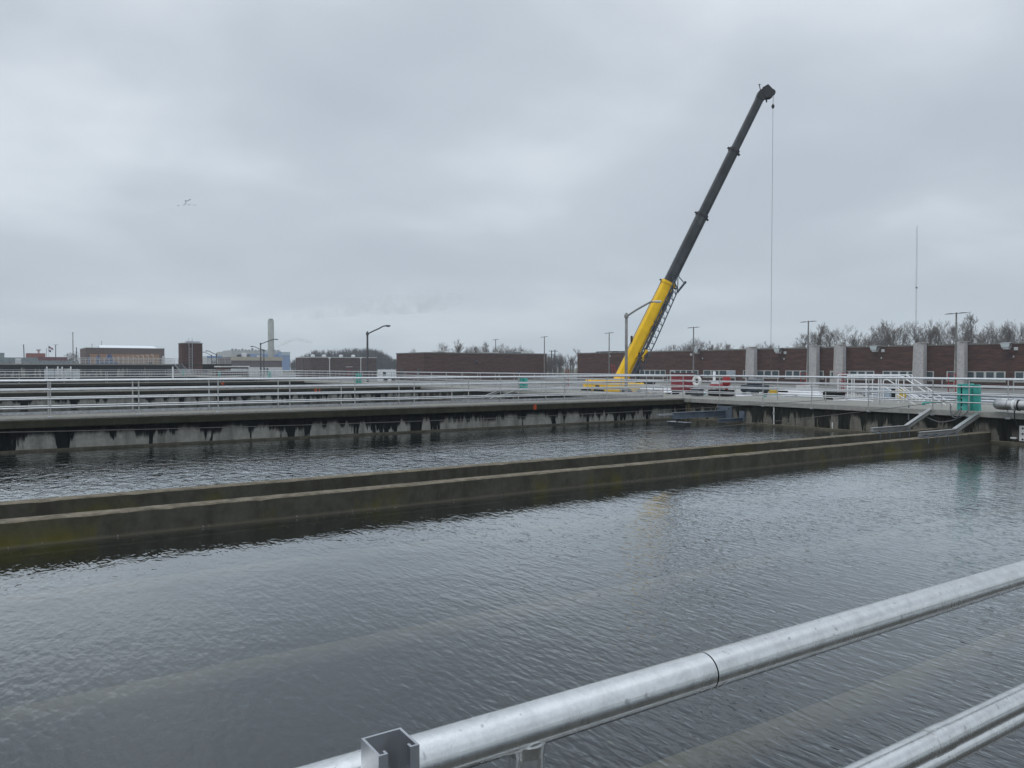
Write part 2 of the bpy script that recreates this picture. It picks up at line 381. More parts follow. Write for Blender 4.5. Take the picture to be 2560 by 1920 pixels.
# ground: yard sheet with an opening over the basins
g_ = MB()
def sheet(mb, x0, x1, y0, y1, z):
    mb.add([(x0, y0, z), (x1, y0, z), (x1, y1, z), (x0, y1, z)], [(0, 1, 2, 3)])
GZ = -1.3
for r_ in ((30.5, 2600, -2600, 2600), (-2600, X0-1, -2600, 2600), (X0-1, 30.5, ENDY+2, 2600), (X0-1, 30.5, -2600, -31)): sheet(g_, *r_, GZ)
struct(g_.build('ground', MT['ground']))
gg = MB(); sheet(gg, 150, 1500, -300, 900, GZ+.01); sheet(gg, -900, 149, 330, 900, GZ+.01); struct(gg.build('grass_field', MT['grass']))
struct(MB().box(X0-1, 29, -31, ENDY+2, FLO-.5, FLO).build('basin_floor', MT['floor']))
wt = MB(); 
nx, ny = 1, 1
sheet(wt, X0, XW+.3, -30, ENDY+1, WZ); struct(wt.build('water', MT['water']))

# walkways (deck slab on a beam over a set-back wall)
def walkway(i, y0, y1, th=.34, deck=True):
    struct(MB().bbox(X0, XW-.004, y0, y1, -.13, 0, .015).build('walkway', MT['deck'] if i else MT['deckw']))
names = ['near our own feet', 'carrying the long bright railing', 'that is narrow and without railing', 'that is third away, with thin railing', 'fourth beyond the low walls', 'fifth beyond the low walls']
for i in range(6):
    yc = P*i; y0 = yc-1.6; y1 = yc-.1
    if i == 0: y0, y1 = -.85, .74
    if i == 2: y1 = y0+.75
    # slab, dark beam below it, wall set back beneath
    sl_ = MB().bbox(X0, XW-.006, y0-.02, y1+.02, -.07, 0, .012); struct(sl_.build('walkway', MT['deck'] if i else MT['deckwet']))
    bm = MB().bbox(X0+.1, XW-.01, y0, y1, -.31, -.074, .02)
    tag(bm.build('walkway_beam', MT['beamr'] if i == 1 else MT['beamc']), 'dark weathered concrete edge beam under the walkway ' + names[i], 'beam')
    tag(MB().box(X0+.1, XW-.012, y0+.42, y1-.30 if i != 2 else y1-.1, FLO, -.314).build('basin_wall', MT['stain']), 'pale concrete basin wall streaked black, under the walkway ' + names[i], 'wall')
    tag(MB().box(X0+.1, XW-.012, y0+.30, y0+.416, FLO, WZ+.07).build('wall_ledge', MT['ledge']), 'low damp ledge at the waterline under the walkway ' + names[i], 'ledge')
# pairs of low walls in the water
for k in range(3):
    yb = P*k + 12.95
    pl = ['in the nearest basin', 'in the second basin', 'in the third basin'][k]
    for j, dy in enumerate((0, 1.75)):
        rings = []; b_ = MB(); Rw = random.Random(k*7+j)
        xs = [X0+.2 + q*(XW-.02-X0-.2)/360 for q in range(361)]
        for x in xs:
            w_ = .30; y_ = yb+dy+.004*math.sin(x*.9+k)
            ch_ = .018 + (.014*Rw.random() if Rw.random() < .15 else 0); t_ = -.67 + Rw.uniform(-.001, .001)
            rings.append([(x, y_, FLO), (x, y_+w_, FLO), (x, y_+w_, t_-.02), (x, y_+w_-.025, t_), (x, y_+ch_, t_), (x, y_, t_-ch_)])
        b_.loft(rings)
        # slim foot just above the water
        b_.box(X0+.2, XW-.03, yb+dy-.16, yb+dy-.002, FLO, WZ-.10)
        tag(b_.build('low_wall', MT['low']), ('front' if j == 0 else 'back') + ' one of the two low mossy concrete walls ' + pl, 'wall', 'low walls standing in the water')
# cross walkway
struct(MB().bbox(XW, 38.0, -30, 29.0, -.20, 0, .015).build('end_walkway', MT['deckw'])); struct(MB().bbox(XW, 31.0, 29.003, ENDY, -.20, 0, .015).build('end_walkway', MT['deckw']))
for q in range(0, 7):
    ya = -30 if q == 0 else P*(q-1)-.85 + (0 if q == 1 else 0)
ew = ['beside the nearest water', 'of the second basin', 'of the third basin', 'of the fourth basin', 'of the fifth basin', 'of the sixth basin']
ys = [-30, .0] + [P*i-.85 for i in range(1, 6)] + [ENDY]
for i in range(1, len(ys)-1):
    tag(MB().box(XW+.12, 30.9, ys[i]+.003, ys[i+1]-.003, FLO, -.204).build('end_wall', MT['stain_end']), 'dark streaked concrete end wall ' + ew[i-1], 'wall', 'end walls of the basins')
    y0_ = ys[i]; y1_ = ys[i+1]
    tag(MB().box(XW-.12, XW+.116, y0_+1.0, y1_-1.2, FLO, WZ+.09).build('wall_ledge', MT['ledge']), 'rounded damp ledge at the foot of the end wall ' + ew[i-1], 'ledge')
# orange spray marks on the beams
for (px, py, Y, w_, h_, lb) in ((1337.5, 1013, P-1.6, .17, .26, 'orange paint mark on the dark beam of the long railed walkway'), (789, 972, P*2-1.6, .22, .28, 'left of two small orange marks on the far narrow beam'), (799, 972, P*2-1.6, .12, .22, 'right of two small orange marks on the far narrow beam'), (556.5, 957.5, P*3-1.6, .35, .28, 'faint orange mark on the third walkway beam left of the chimney')):
    p = onY(px, py, Y); mk = MB(); n_ = 9
    pts = []
    for q in range(14):
        a_ = 2*math.pi*q/14; pts.append((p.x + w_/2*math.copysign(abs(math.cos(a_))**.5, math.cos(a_))*R.uniform(.85, 1.05), Y-.004, -.19 + h_/2*math.copysign(abs(math.sin(a_))**.5, math.sin(a_))*R.uniform(.85, 1.05)))
    mk.loft([pts, [(x, y-.003, z) for x, y, z in pts]])
    tag(mk.build('paint_mark', MT['mark']), lb, 'marking', 'orange marks on the beams')
# submerged pale pipes
for k, Y in enumerate((4.2, 8.0, 11.9)):
    mb = MB(); pts = [(x, Y + .03*math.sin(x*.7), -1.6) for x in range(-20, 27, 2)]; mb.tube(pts, .13, 12)
    tag(mb.build('submerged_pipe', MT['pot']), ['pale pipe lying under the water nearest the foreground rail', 'middle of the three pale pipes seen under the near water', 'pale underwater pipe farthest from us, beside the low wall'][k], 'pipe', 'pale pipes under the near water')

# ------------------------------------------------------------------ railings
HTS = (1.09, .82, .55, .28)
def railing(label, axis, c, a0, a1, posts, mt=MT['alu'], mp_=MT['alu_post'], r=.024, rp_=.021, z0=-.10, side=0, toe=False, brackets=True, n=8, group='aluminium handrails around the basins', top_r=None, hts=HTS):
    """axis 'x': runs along x at y=c ; 'y': runs along y at x=c"""
    t = thing('handrail', label, 'railing', group, ((a0+a1)/2 if axis == 'x' else c, c if axis == 'x' else (a0+a1)/2, 0))
    ox, oy = t.location.x, t.location.y
    def pt(a, z, off=0): return ((a-ox, c+off-oy, z) if axis == 'x' else (c+off-ox, a-oy, z))
    for k, h in enumerate(hts):
        rr = (top_r or r*1.2) if k == 0 else r
        MB().tube([pt(a0, h), pt(a1, h)], rr, n).build('top_rail' if k == 0 else 'mid_rail', mt, t)
    for a in posts:
        m_ = MB().tube([pt(a, z0), pt(a, hts[0]-.01)], rp_, n)
        po = m_.build('post', mp_, t)
        if brackets:
            bb = MB(); q0 = pt(a, 0); s_ = .07
            if axis == 'x': bb.bbox(q0[0]-s_, q0[0]+s_, q0[1]-.03, q0[1]+.045, z0-.02, z0+.05, .006)
            else: bb.bbox(q0[0]-.035, q0[0]+.05, q0[1]-s_, q0[1]+s_, z0-.02, z0+.05, .006)
            bb.build('bracket', MT['galv'], po)
    if toe:
        tb = MB(); q0, q1 = pt(a0, 0, .03), pt(a1, 0, .04)
        if axis == 'x': tb.box(q0[0], q1[0], q0[1], q1[1], .012, .105)
        else: tb.box(q0[0], q1[0], q0[1], q1[1], .012, .105)
        tb.build('toe_board', MT['galv'], t)
    return t
px1 = [1.15+2.41*k for k in range(-8, 11)]
railing('bright front railing of the long walkway across the basin', 'x', 27.05, -20, XW+.02, px1+[27.66], z0=-.02, side=-1)
railing('rear railing of the long walkway, just behind the front one', 'x', 28.43, -20, XW+.02, px1+[27.66], z0=0, toe=True, brackets=False)
for j, (yy, lb) in enumerate(((P*3-1.55, 'thin front railing on the third walkway, above the dark tank wall'), (P*3-.15, 'thin rear railing on the third walkway'), (P*5-1.55, 'hair-thin railing on the fifth walkway before the raised tank'))):
    railing(lb, 'x', yy, -20, XW, [1.15+3.6*k for k in range(-5, 8)], brackets=False, n=6, z0=0, r=.02, mt=MT['alu'])
yp = [12.46-2.46*k for k in range(1, 6)] + [12.46, 13.7, 14.94, 17.40, 19.9, 22.35, 24.8]
railing('front railing of the end walkway beside the teal housings', 'y', XW+.03, -4, 27.0, sorted(yp), z0=-.20, side=-1)
railing('rear railing of the end walkway carrying the life ring', 'y', 29.4, 2, 27.0, [3.2+2.46*k for k in range(10)], z0=0, brackets=False)
railing('front railing of the end walkway beyond the long walkway, running off to the chimney', 'y', XW+.03, 28.5, ENDY-1, [29.2+2.46*k for k in range(58)], z0=-.1, brackets=False, n=6)
railing('rear railing of the end walkway beyond the long walkway', 'y', 29.4, 27.1, ENDY-1, [29.9+2.46*k for k in range(57)], z0=0, brackets=False, n=6)
# our own rail, close up
nr_ = thing('handrail', 'close aluminium pipe railing crossing the bottom right corner', 'railing', 'aluminium handrails around the basins', (0, .72, 0))
def seg(a, b, z, y, r, name, mt, par=None, n=40): return MB().tube([(a, y-.72, z), (b, y-.72, z)], r, n).build(name, mt, par or nr_)
TZ = 1.094; jx = onY(1762, 1672, .72).x
seg(-3.0, jx-.0012, TZ, .72, .0242, 'top_rail', MT['alu_near']); seg(jx+.0012, 9.0, TZ, .72, .0242, 'top_rail', MT['alu_near'])
MB().tube([(jx-.004, 0, TZ), (jx+.004, 0, TZ)], .0232, 32).build('splice_sleeve', MT['black'], nr_)
seg(-3, 9, .815, .72, .021, 'mid_rail', MT['alu_near']); seg(-3, 9, .54, .72, .021, 'mid_rail', MT['alu_near']); seg(-3, 9, .27, .72, .021, 'mid_rail', MT['alu_near'])
for x in (-1.92, .49, 2.9, 5.31, 7.72):
    po = MB().tube([(x, 0, 0), (x, 0, TZ-.012)], .0212, 28).build('post', MT['alu_near'], nr_)
    MB().tube([(x, 0, TZ-.030), (x, 0, TZ-.016)], [.0216, .0235], 28).build('weld_bead', MT['alu_near'], po)
    MB().lathe((x, 0, 0), [(.06, 0), (.06, .008), (.03, .012)], 20).build('base_plate', MT['alu_near'], po)
# conduit strapped on a strut channel on our side
cy_ = .655; cz_ = .905
cd = thing('conduit_run', 'grey metal conduit running just above the second rail in the bottom right corner', 'conduit', None, (0, cy_, 0))
MB().tube([(.3, 0, cz_), (9, 0, cz_)], .0205, 32).build('conduit', MT['alu_near'], cd)
cpx = onY(2345, 1870, cy_).x
MB().tube([(cpx-.03, 0, cz_), (cpx+.02, 0, cz_)], .0216, 32).build('coupling', MT['alu_near'], cd)
sx = onY(953, 1831, .692).x
st = thing('strut_channel', 'short upright steel strut channel open towards us, bolted to the near rail', 'bracket', None, (sx, .692, 0))
def channel(mb, z0, z1, w=.0413, d=.0413, t=.0026):
    # C profile, web at y=0 (rail side), opening towards -y, with in-turned lips
    pr = [(-w/2, 0), (w/2, 0), (w/2, -d), (w/2-.0095, -d), (w/2-.0095, -d+.0075), (w/2-.0095+t, -d+.0075), (w/2-.0095+t, -d+t), (w/2-t, -d+t), (w/2-t, -t), (-w/2+t, -t), (-w/2+t, -d+t), (-w/2+.0095-t, -d+t), (-w/2+.0095-t, -d+.0075), (-w/2+.0095, -d+.0075), (-w/2+.0095, -d), (-w/2, -d)]
    mb.loft([[(x, y, z0) for x, y in pr], [(x, y, z1) for x, y in pr]], cap=False)
    n = len(pr); o = len(mb.v)
    for z, rev in ((z0, True), (z1, False)):
        vs = [(x, y, z) for x, y in pr]
        quads = [(0, 1, 8, 9), (1, 2, 7, 8), (0, 9, 10, 15), (2, 3, 6, 7), (15, 10, 11, 14), (3, 4, 5, 6), (14, 11, 12, 13)]
        mb.add(vs, quads)
    return mb
channel(MB(), .45, 1.146).build('channel', MT['galv'], st)
MB().lathe((0, -.003, 1.098), [(.013, 0), (.013, -.003), (.0085, -.004), (.0085, -.011)], 18, axis='y').build('bolt', MT['galv'], st)
MB().lathe((0, -.003, .905), [(.010, 0), (.010, -.006)], 6, axis='y', smooth=False).build('bolt', MT['galv'], st)

# ------------------------------------------------------------------ things around the near basin
def guard(label, Y, full=True):
    t = thing('drive_guard', label, 'machine guard', 'teal drive guards on the end walkway', (XW+.2, Y, 0))
    def shell(y0, y1, x0, x1, z0, z1, nm, slot=False):
        b = .04; prof = []
        for a in range(0, 91, 15): prof.append((y1-b+b*math.sin(rad(a)), z1-b+b*math.cos(rad(a))))
        prof = [(y0+b-b*math.sin(rad(a)), z1-b+b*math.cos(rad(a))) for a in range(90, -1, -15)] + prof
        prof = [(y0-.02, z0)] + prof + [(y1, z0)]
        return MB().loft([[(x0, y, z) for y, z in reversed(prof)], [(x1, y, z) for y, z in reversed(prof)]]).build(nm, MT['teal'], t)
    shell(.095, .20, -.10, .26, -.06, .92, 'side_cover')
    shell(-.20, .022, -.12, .26, -.06, .93, 'front_cover')
    shell(-.44, -.235, .06, .20, -.05, .90, 'rear_cover')
    MB().box(-.05, .22, .024, .093, .0, .86).build('slot', MT['black'], t)
    MB().lathe((-.055, .058, .44), [(.03, 0), (.03, -.03), (.015, -.035)], 12, axis='x').build('sprocket', MT['galv'], t)
    MB().lathe((-.055, .058, .10), [(.034, 0), (.04, -.03), (.015, -.035)], 12, axis='x').build('sprocket', MT['galv'], t)
    return t
g0 = guard('nearest teal guard, two rounded housings with a black slot by the big pipe', 13.93)
for Y, lb in ((13.66+27.9, 'teal guard seen through the railing left of the crane'), (13.66+55.6, 'small teal guard between the arm lamp and the brick building'), (13.66+85, 'tiny teal guard just right of the chimney foot'), (13.66+112, 'tiny teal guard left of the paired arm lamps'), (13.66+141, 'faintest teal guard, below the brick tower')):
    c = copy_tree(g0); c.location = (XW+.2, Y, 0); c['label'] = lb
# big pipe with elbow cap
pp = thing('pipe', 'large pale grey pipe with rounded elbow end on the end wall at the right edge', 'pipe', None, (XW-.28, 12.6, .27))
MB().tube([(0, -.30, 0), (0, -16, 0)], .165, 28).build('pipe_run', MT['alu_post'], pp)
el = [(0, -.30, 0)] + [(.30*(1-math.cos(rad(a))), -.30+.42*math.sin(rad(a)), -.0) for a in range(15, 91, 15)] + [(.55, .12, 0)]
MB().tube(el, .172, 24).build('elbow', MT['alu_post'], pp)
MB().tube([(0, -.52, 0), (0, -.44, 0)], .180, 28).build('coupling', MT['white2'], pp)
MB().tube([(0, -.64, 0), (0, -.60, 0)], .185, 28).build('clamp', MT['rubber'], pp)
sb_ = MB(); 
for (q, w) in ((.0, .07), (-.06, .05), (.05, .045)): sb_.lathe((.03, -.16+q, .15), [(w, 0), (w*.9, .03), (w*.3, .055)], 9)
sb_.build('wrapping', MT['white2'], pp)
hb = thing('pipe_hanger', 'pale perforated hanger plate under the big pipe on the end wall', 'bracket', None, (XW, 12.0, -.55))
hp = MB().bbox(.0, .10, -.12, .10, -.36, .14, .01).build('plate', MT['white2'], hb)
for q in (-.30, -.12, .06): MB().lathe((-.012, -.01, q), [(.03, .0), (.03, .008)], 12, axis='x').build('hole', MT['black'], hp)
MB().bbox(-.02, .10, .18, .36, -.30, -.25, .005).build('arm', MT['white2'], hb)
MB().tube([(-.28, .12, .82-.0), (-.28, .12, .40), (-.1, .1, .14)], .02, 8).build('hanger_rod', MT['steel_dk'], hb)
# scraper trough struts on the low walls
def strut(label, yw, pt_, pk, pe):
    """horizontal beam on the wall top from pb to knee, then a raking channel up to the end walkway"""
    t = thing('skimmer_strut', label, 'steel strut', 'raking steel struts at the end wall', (XW-3, yw, -.6))
    o = Vector(t.location); kn = onY(*pk, yw); en = onY(*pe, yw)
    top = onX(*pt_, XW-.05) - o; knee = Vector((kn.x, yw, -.55)) - o; end = Vector((en.x, yw, -.55)) - o
    def chan(a, b, w, h, nm):
        mb = MB(); d = (b-a).normalized(); s_ = d.cross(Vector((0, 0, 1))).normalized(); u_ = s_.cross(d)
        mb.bar(a+u_*h/2, b+u_*h/2, w, .02); mb.bar(a-u_*h/2, b-u_*h/2, w, .02); mb.bar(a, b, .02, h)
        return mb.build(nm, MT['alu_post'], t)
    chan(knee, top, .13, .13, 'raking_arm'); chan(end, knee+Vector((.15, 0, 0)), .12, .09, 'flat_arm')
    L_ = (knee-end).length
    for q in range(4):
        x_ = end.x + .2 + q*(L_-.3)/3
        f = MB().bbox(x_-.10, x_+.10, -.13, .13, -.115, -.04, .01).build('foot', MT['beam'], t)
        MB().box(x_-.015, x_+.015, -.17, -.155, -.26, -.08).build('strap', MT['beam'], f)
    return t
ytop1 = 15.0; ytop2 = 12.9
s1 = strut('left raking strut, its arm resting on the back low wall', 12.95+1.75+.15, (2326, 1026), (2266, 1070), (2180, 1078))
s2 = strut('right raking strut, its arm resting on the front low wall', 12.95+.15, (2446, 1036), (2386, 1080), (2299, 1089))
for dY, w in ((P, 'second'), ):
    for s_, lb in ((s1, 'left small raking strut seen through the long railing, below the teal guard'), (s2, 'right small raking strut seen through the long railing, below the teal guard')):
        c = copy_tree(s_); c.location.y += dY; c['label'] = lb
# chain/cables, conduits and hoses at the guard
def cable(label, pts, r=.018, mat='hose', cat='cable', name='cable', group=None):
    P_ = [Vector(p) for p in pts]; out_ = []
    for i in range(len(P_)-1):
        p0 = P_[max(i-1, 0)]; p1 = P_[i]; p2 = P_[i+1]; p3 = P_[min(i+2, len(P_)-1)]
        for k in range(6):
            t_ = k/6; out_.append(.5*((2*p1)+(-p0+p2)*t_+(2*p0-5*p1+4*p2-p3)*t_*t_+(-p0+3*p1-3*p2+p3)*t_**3))
    out_.append(P_[-1]); return tag(MB().tube(out_, r, 7).build(name, MT[mat]), label, cat, group)
XC = XW-.12
cable('grey cable hanging in a wide loop under the end walkway left of the guard', [onX(x, y, XC) for x, y in ((2420, 1010), (2418, 1030), (2390, 1048), (2355, 1055), (2335, 1051), (2318, 1043))])
cable('inner grey hose looping below the slotted teal guard', [onX(x, y, XC) for x, y in ((2378, 1015), (2376, 1030), (2381, 1037), (2390, 1033), (2402, 1021))])
cable('outer grey hose looping below the slotted teal guard', [onX(x, y, XC-.06) for x, y in ((2376, 1010), (2378, 1036), (2387, 1044), (2396, 1040), (2403, 1024))])
cable('thin dark rope dropping from the railing to the steel monorail beam', [onX(1798, 1000, XW-.1), onX(1794, 1012, XW-.6), onX(1789, 1022, XW-1.2), onX(1786, 1030, XW-1.5)], .012, 'wire', 'rope', 'rope')
jb = tag(MB().bbox(0, .1, -.12, .12, -.05, .06, .02).build('junction_box', MT['white2']), 'small white junction box on the end wall left of the raking strut', 'electrical box'); jb.location = onX(2303, 1033.5, XW+.0)
cv = thing('wall_conduit', 'white vertical pipe down the end wall to the water', 'conduit'); p = onX(1935, 1006, XW+.07)
MB().tube([(XW+.07, p.y, -.2), (XW+.07, p.y, -1.1)], .028, 8).build('pipe', MT['white2'], cv); MB().bbox(XW+.02, XW+.1, p.y-.05, p.y+.05, -.5, -.45, .01).build('clip', MT['galv'], cv)
for (x, y0_, y1_, lb) in ((2081, 1056, 1074, 'short white drip pipe on the dark end wall'), (2272, 1012, 1050, 'dark thin pipe down the end wall under the railing')):
    p = onX(x, y0_, XW+.08); q = onX(x, y1_, XW+.08)
    tag(MB().tube([(XW+.08, p.y, p.z), (XW+.08, p.y, q.z)], .022, 7).build('drip_pipe', MT['white2'] if x < 2200 else MT['hose']), lb, 'pipe')
# monorail beam with hanging float
mr = thing('monorail_beam', 'long blue grey steel I-beam jutting out over the water from a wall plate', 'steel beam', None, (XW, 24.5, -.62))
def ibeam(mb, a, b, w, h, t):
    a, b = Vector(a), Vector(b); z = Vector((0, 0, 1))
    mb.bar(a+z*h/2, b+z*h/2, w, t); mb.bar(a-z*h/2, b-z*h/2, w, t); mb.bar(a, b, t, h); return mb
ibeam(MB(), (.1, 0, 0), (-3.3, 0, 0), .22, .26, .02).build('beam', MT['beam'], mr)
MB().bar((-3.3, 0, .06), (-4.15, 0, .06), .16, .06).build('nose', MT['galv'], mr)
pl = MB().bbox(.0, .11, -.42, .42, -.22, .33, .01).build('wall_plate', MT['beam'], mr)
for y_ in (-.3, .3): MB().lathe((-.02, y_, .22), [(.03, 0), (.03, -.02)], 8, axis='x').build('bolt', MT['steel_dk'], pl)
MB().tube([(-3.0, 0, -.14), (-3.0, 0, -.30)], .04, 8).build('trolley', MT['steel_dk'], mr)
fb = MB().bbox(-3.1, -2.7, -.50, .48, -.56, -.30, .02).build('hanging_box', MT['steel_dk'], mr)
MB().bbox(-3.13, -2.67, -.55, .53, -.298, -.275, .005).build('lid', MT['galv'], fb)
m2 = thing('monorail_beam', 'short low steel beam on the end wall right of the long one', 'steel beam', None, (XW, 23.5, -.85))
ibeam(MB(), (.1, 0, 0), (-1.5, .0, 0), .18, .14, .016).build('beam', MT['beam'], m2)
MB().bbox(.0, .11, -.14, .14, -.1, .38, .01).build('wall_plate', MT['beam'], m2)
MB().tube([(-.05, 0, -.1), (-.05, 0, -.3)], .03, 8).build('leg', MT['steel_dk'], m2)
# guide wires over the water
def wire(label, a, b, sag, r=.009):
    a, b = Vector(a), Vector(b); pts = []
    for k in range(25):
        t_ = k/24; p_ = a.lerp(b, t_); p_.z -= sag*4*t_*(1-t_); pts.append(p_)
    return tag(MB().tube(pts, r, 5).build('guide_wire', MT['wire']), label, 'wire', 'guide wires over the water')
a = onY(0, 1073.4, 24.3); wire('upper guide wire crossing in front of the streaked basin wall', (a.x-3, 24.6, a.z-.02), onX(2120, 996, XW), .22)
a = onY(0, 1175, 17.2); wire('lower guide wire sagging close above the far strip of water', (a.x-3, 17.4, a.z), onX(2400, 998, XW+.1), .33)

# small things on the coping of the cross walkway
for i, (px, py, lb) in enumerate(((1764, 985.5, 'teal scum lever on the end walkway below the life ring'), (1912, 991, 'teal lever on the end walkway, middle of the three'), (2308, 1010.5, 'teal lever on the end walkway near the raking strut'))):
    p = onZ(px, py+2, .0); t = thing('lever', lb, 'lever', 'small teal levers on the end walkway', (p.x, p.y, 0))
    MB().tube([(0, 0, .0), (0, 0, .10)], .05, 10).build('base', MT['teal'], t); MB().tube([(0, 0, .09), (0, -.75, .14)], [.03, .02], 8).build('arm', MT['teal'], t)
p = onZ(2101, 1003, 0.0); t = thing('white_box', 'low white box lying on the end walkway coping', 'box', None, (p.x, p.y, 0))
MB().bbox(-.12, .12, -.3, .3, .0, .13, .02).build('body', MT['white'], t); MB().bbox(-.13, .13, -.32, .32, .132, .16, .01).build('lid', MT['white'], t)
# plant in the corner of the end wall
wd = MB()
base = onX(1722, 1040, XW-.02)
for k in range(46):
    a_ = R.uniform(0, 6.28); h_ = R.uniform(.15, 1.0); w = R.uniform(.02, .22)
    s0 = Vector((XW+.05, base.y+R.uniform(-.05, .05), -1.0+R.uniform(0, .1))); tip = s0 + Vector((-abs(w*math.cos(a_))*.5-.05, w*math.sin(a_), h_))
    wd.tube([s0, s0.lerp(tip, .5)+Vector((-.03, 0, .05)), tip], [.006, .005, .002], 3)
    for q in range(4):
        c_ = s0.lerp(tip, R.uniform(.4, 1)); d_ = Vector((R.uniform(-1, .2), R.uniform(-1, 1), R.uniform(-.3, 1)))*.045
        e_ = Vector((R.uniform(-1, 1), R.uniform(-1, 1), R.uniform(-1, 1)))*.02; wd.add([c_, c_+d_*.5+e_, c_+d_, c_+d_*.5-e_], [(0, 1, 2, 3)])
tag(wd.build('weed', paint('dry_weed', (.22, .19, .11), .9)), 'dry weed growing in the corner of the end wall', 'plant')

# ------------------------------------------------------------------ on the end platform
# life ring
p = onX(1745.5, 952.5, 29.36); lr = thing('life_ring', 'white life ring hanging on the rear railing', 'life ring', None, p)
rg = MB(); nn = 28; mm = 12; rings = []
vs = []; fs = []
for i in range(nn):
    a_ = 2*math.pi*i/nn; bulge = 1.0 + (.12 if i % 7 in (0, 1) else 0)
    for j in range(mm):
        b_ = 2*math.pi*j/mm; rr = .205 + .088*bulge*math.cos(b_); vs.append((.07*bulge*math.sin(b_)-.09, rr*math.cos(a_), rr*math.sin(a_)))
for i in range(nn):
    for j in range(mm): fs.append((i*mm+j, ((i+1) % nn)*mm+j, ((i+1) % nn)*mm+(j+1) % mm, i*mm+(j+1) % mm))
rg.add(vs, fs, 0, True); rg.build('ring', MT['foam'], lr)
MB().bbox(.01, .03, -.16, .16, -.10, .33, .01).build('hanger_board', paint('grey_board', (.12, .12, .12), .7), lr)
p = onX(1743, 971, 30.0); t = thing('storage_box', 'dark grey box below the life ring', 'box', None, (p.x, p.y, 0)); MB().bbox(-.2, .2, -.28, .28, .03, .36, .02).build('body', paint('slate_box', (.06, .07, .085), .6), t); MB().bbox(-.21, .21, -.3, .3, .362, .40, .01).build('lid', MT['galv'], t)
# red cabinet
p = onX(1704, 955, 31.2); t = thing('fire_cabinet', 'faded red metal cabinet standing left of the life ring', 'cabinet', None, (p.x, p.y, 0))
MB().bbox(-.3, .3, -.62, .50, .20, 1.14, .015).build('body', MT['redbox'], t)
MB().bbox(-.325, -.303, -.60, -.07, .24, 1.10, .006).build('door', MT['redbox'], t); MB().bbox(-.325, -.303, -.04, .48, .24, 1.10, .006).build('door', MT['redbox'], t)
for y_ in (-.55, .45): MB().box(-.25, .25, y_-.03, y_+.03, 0, .198).build('leg', MT['steel_dk'], t)
MB().bbox(-.33, .33, -.65, .53, 1.142, 1.18, .01).build('top', paint('dark_red', (.10, .015, .02), .5), t)
# red pump
p = onX(1806, 960, 31.0); t = thing('pump', 'bright red pump with domed head on a black skid', 'pump', None, (p.x, p.y, 0))
MB().lathe((0, -.28, .0), [(.10, .55), (.19, .58), (.21, .72), (.20, .95), (.15, 1.06), (.05, 1.10)], 20).build('dome', MT['red'], t)
MB().bbox(-.25, .25, -.25, .68, .40, .62, .04).build('body', MT['red'], t)
MB().bbox(-.2, .2, .0, .60, .625, .72, .03).build('cover', MT['white'], t)
MB().bbox(-.3, .3, -.55, .7, .02, .34, .02).build('skid', MT['rubber'], t)
MB().tube([(0, -.28, .35), (0, -.28, .56)], .08, 12).build('neck', MT['red'], t)
MB().tube([(-.2, .85, .02), (-.2, .85, .30)], .07, 12).build('valve', MT['white'], t)
p = onX(1785.5, 945, 33); tag(MB().tube([(p.x, p.y, 0), (p.x, p.y, 1.25), (p.x, p.y, 1.27)], [.075, .075, .05], 14).build('vent_pipe', MT['white']), 'white upright vent pipe left of the red pump', 'pipe')
# dark engine / pump set
p = onX(1888, 968, 34); t = thing('generator', 'dark blue engine set on the platform right of the red pump', 'machine', None, (p.x, p.y, 0))
MB().bbox(-.5, .5, -.55, .6, .18, .55, .04).build('body', paint('blue_black', (.03, .045, .06), .4), t); MB().bbox(-.3, .3, -.4, .35, .56, .86, .05).build('engine', paint('slate_metal', (.16, .18, .20), .4, .4), t)
MB().tube([(0, .5, .5), (0, .5, .95), (0, .7, 1.0)], .05, 10).build('exhaust', MT['steel_dk'], t)
for x_ in (-.35, .35):
    for y_ in (-.4, .45): MB().lathe((x_, y_, .12), [(.12, -.04), (.12, .04)], 14, axis='x').build('wheel', MT['rubber'], t)
# white stair rails + platform guard
def stair(label, X, pL, Yt, Yb, z1):
    t = thing('stair_rail', label, 'handrail', 'white stair rails on the end platform', (X, Yt, 0)); dy = Yb-Yt
    MB().tube([(0, 2.4, z1), (0, .0, z1), (0, dy*.06, z1-.02), (0, dy, .0)], .022, 8).build('top_rail', MT['white'], t)
    MB().tube([(0, dy*.2, z1*.42), (0, dy*.8, -.10)], .018, 8).build('mid_rail', MT['white'], t)
    MB().tube([(0, 2.4, z1*.55), (0, 0.1, z1*.55), (0, dy*.45, .08)], .018, 8).build('mid_rail', MT['white'], t)
    for y_ in (2.38, 1.2, .05): MB().tube([(0, y_, 0), (0, y_, z1)], .022, 8).build('post', MT['white'], t)
    MB().tube([(0, dy*.5, -.15), (0, dy*.5, z1*.5)], .018, 8).build('post', MT['white'], t)
    return t
stair('front white stair rail sloping down behind the end railing', 31.2, 0, 18.2, 16.3, 1.13)
stair('rear white stair rail, parallel to the front one', 32.3, 0, 18.6, 16.6, 1.16)
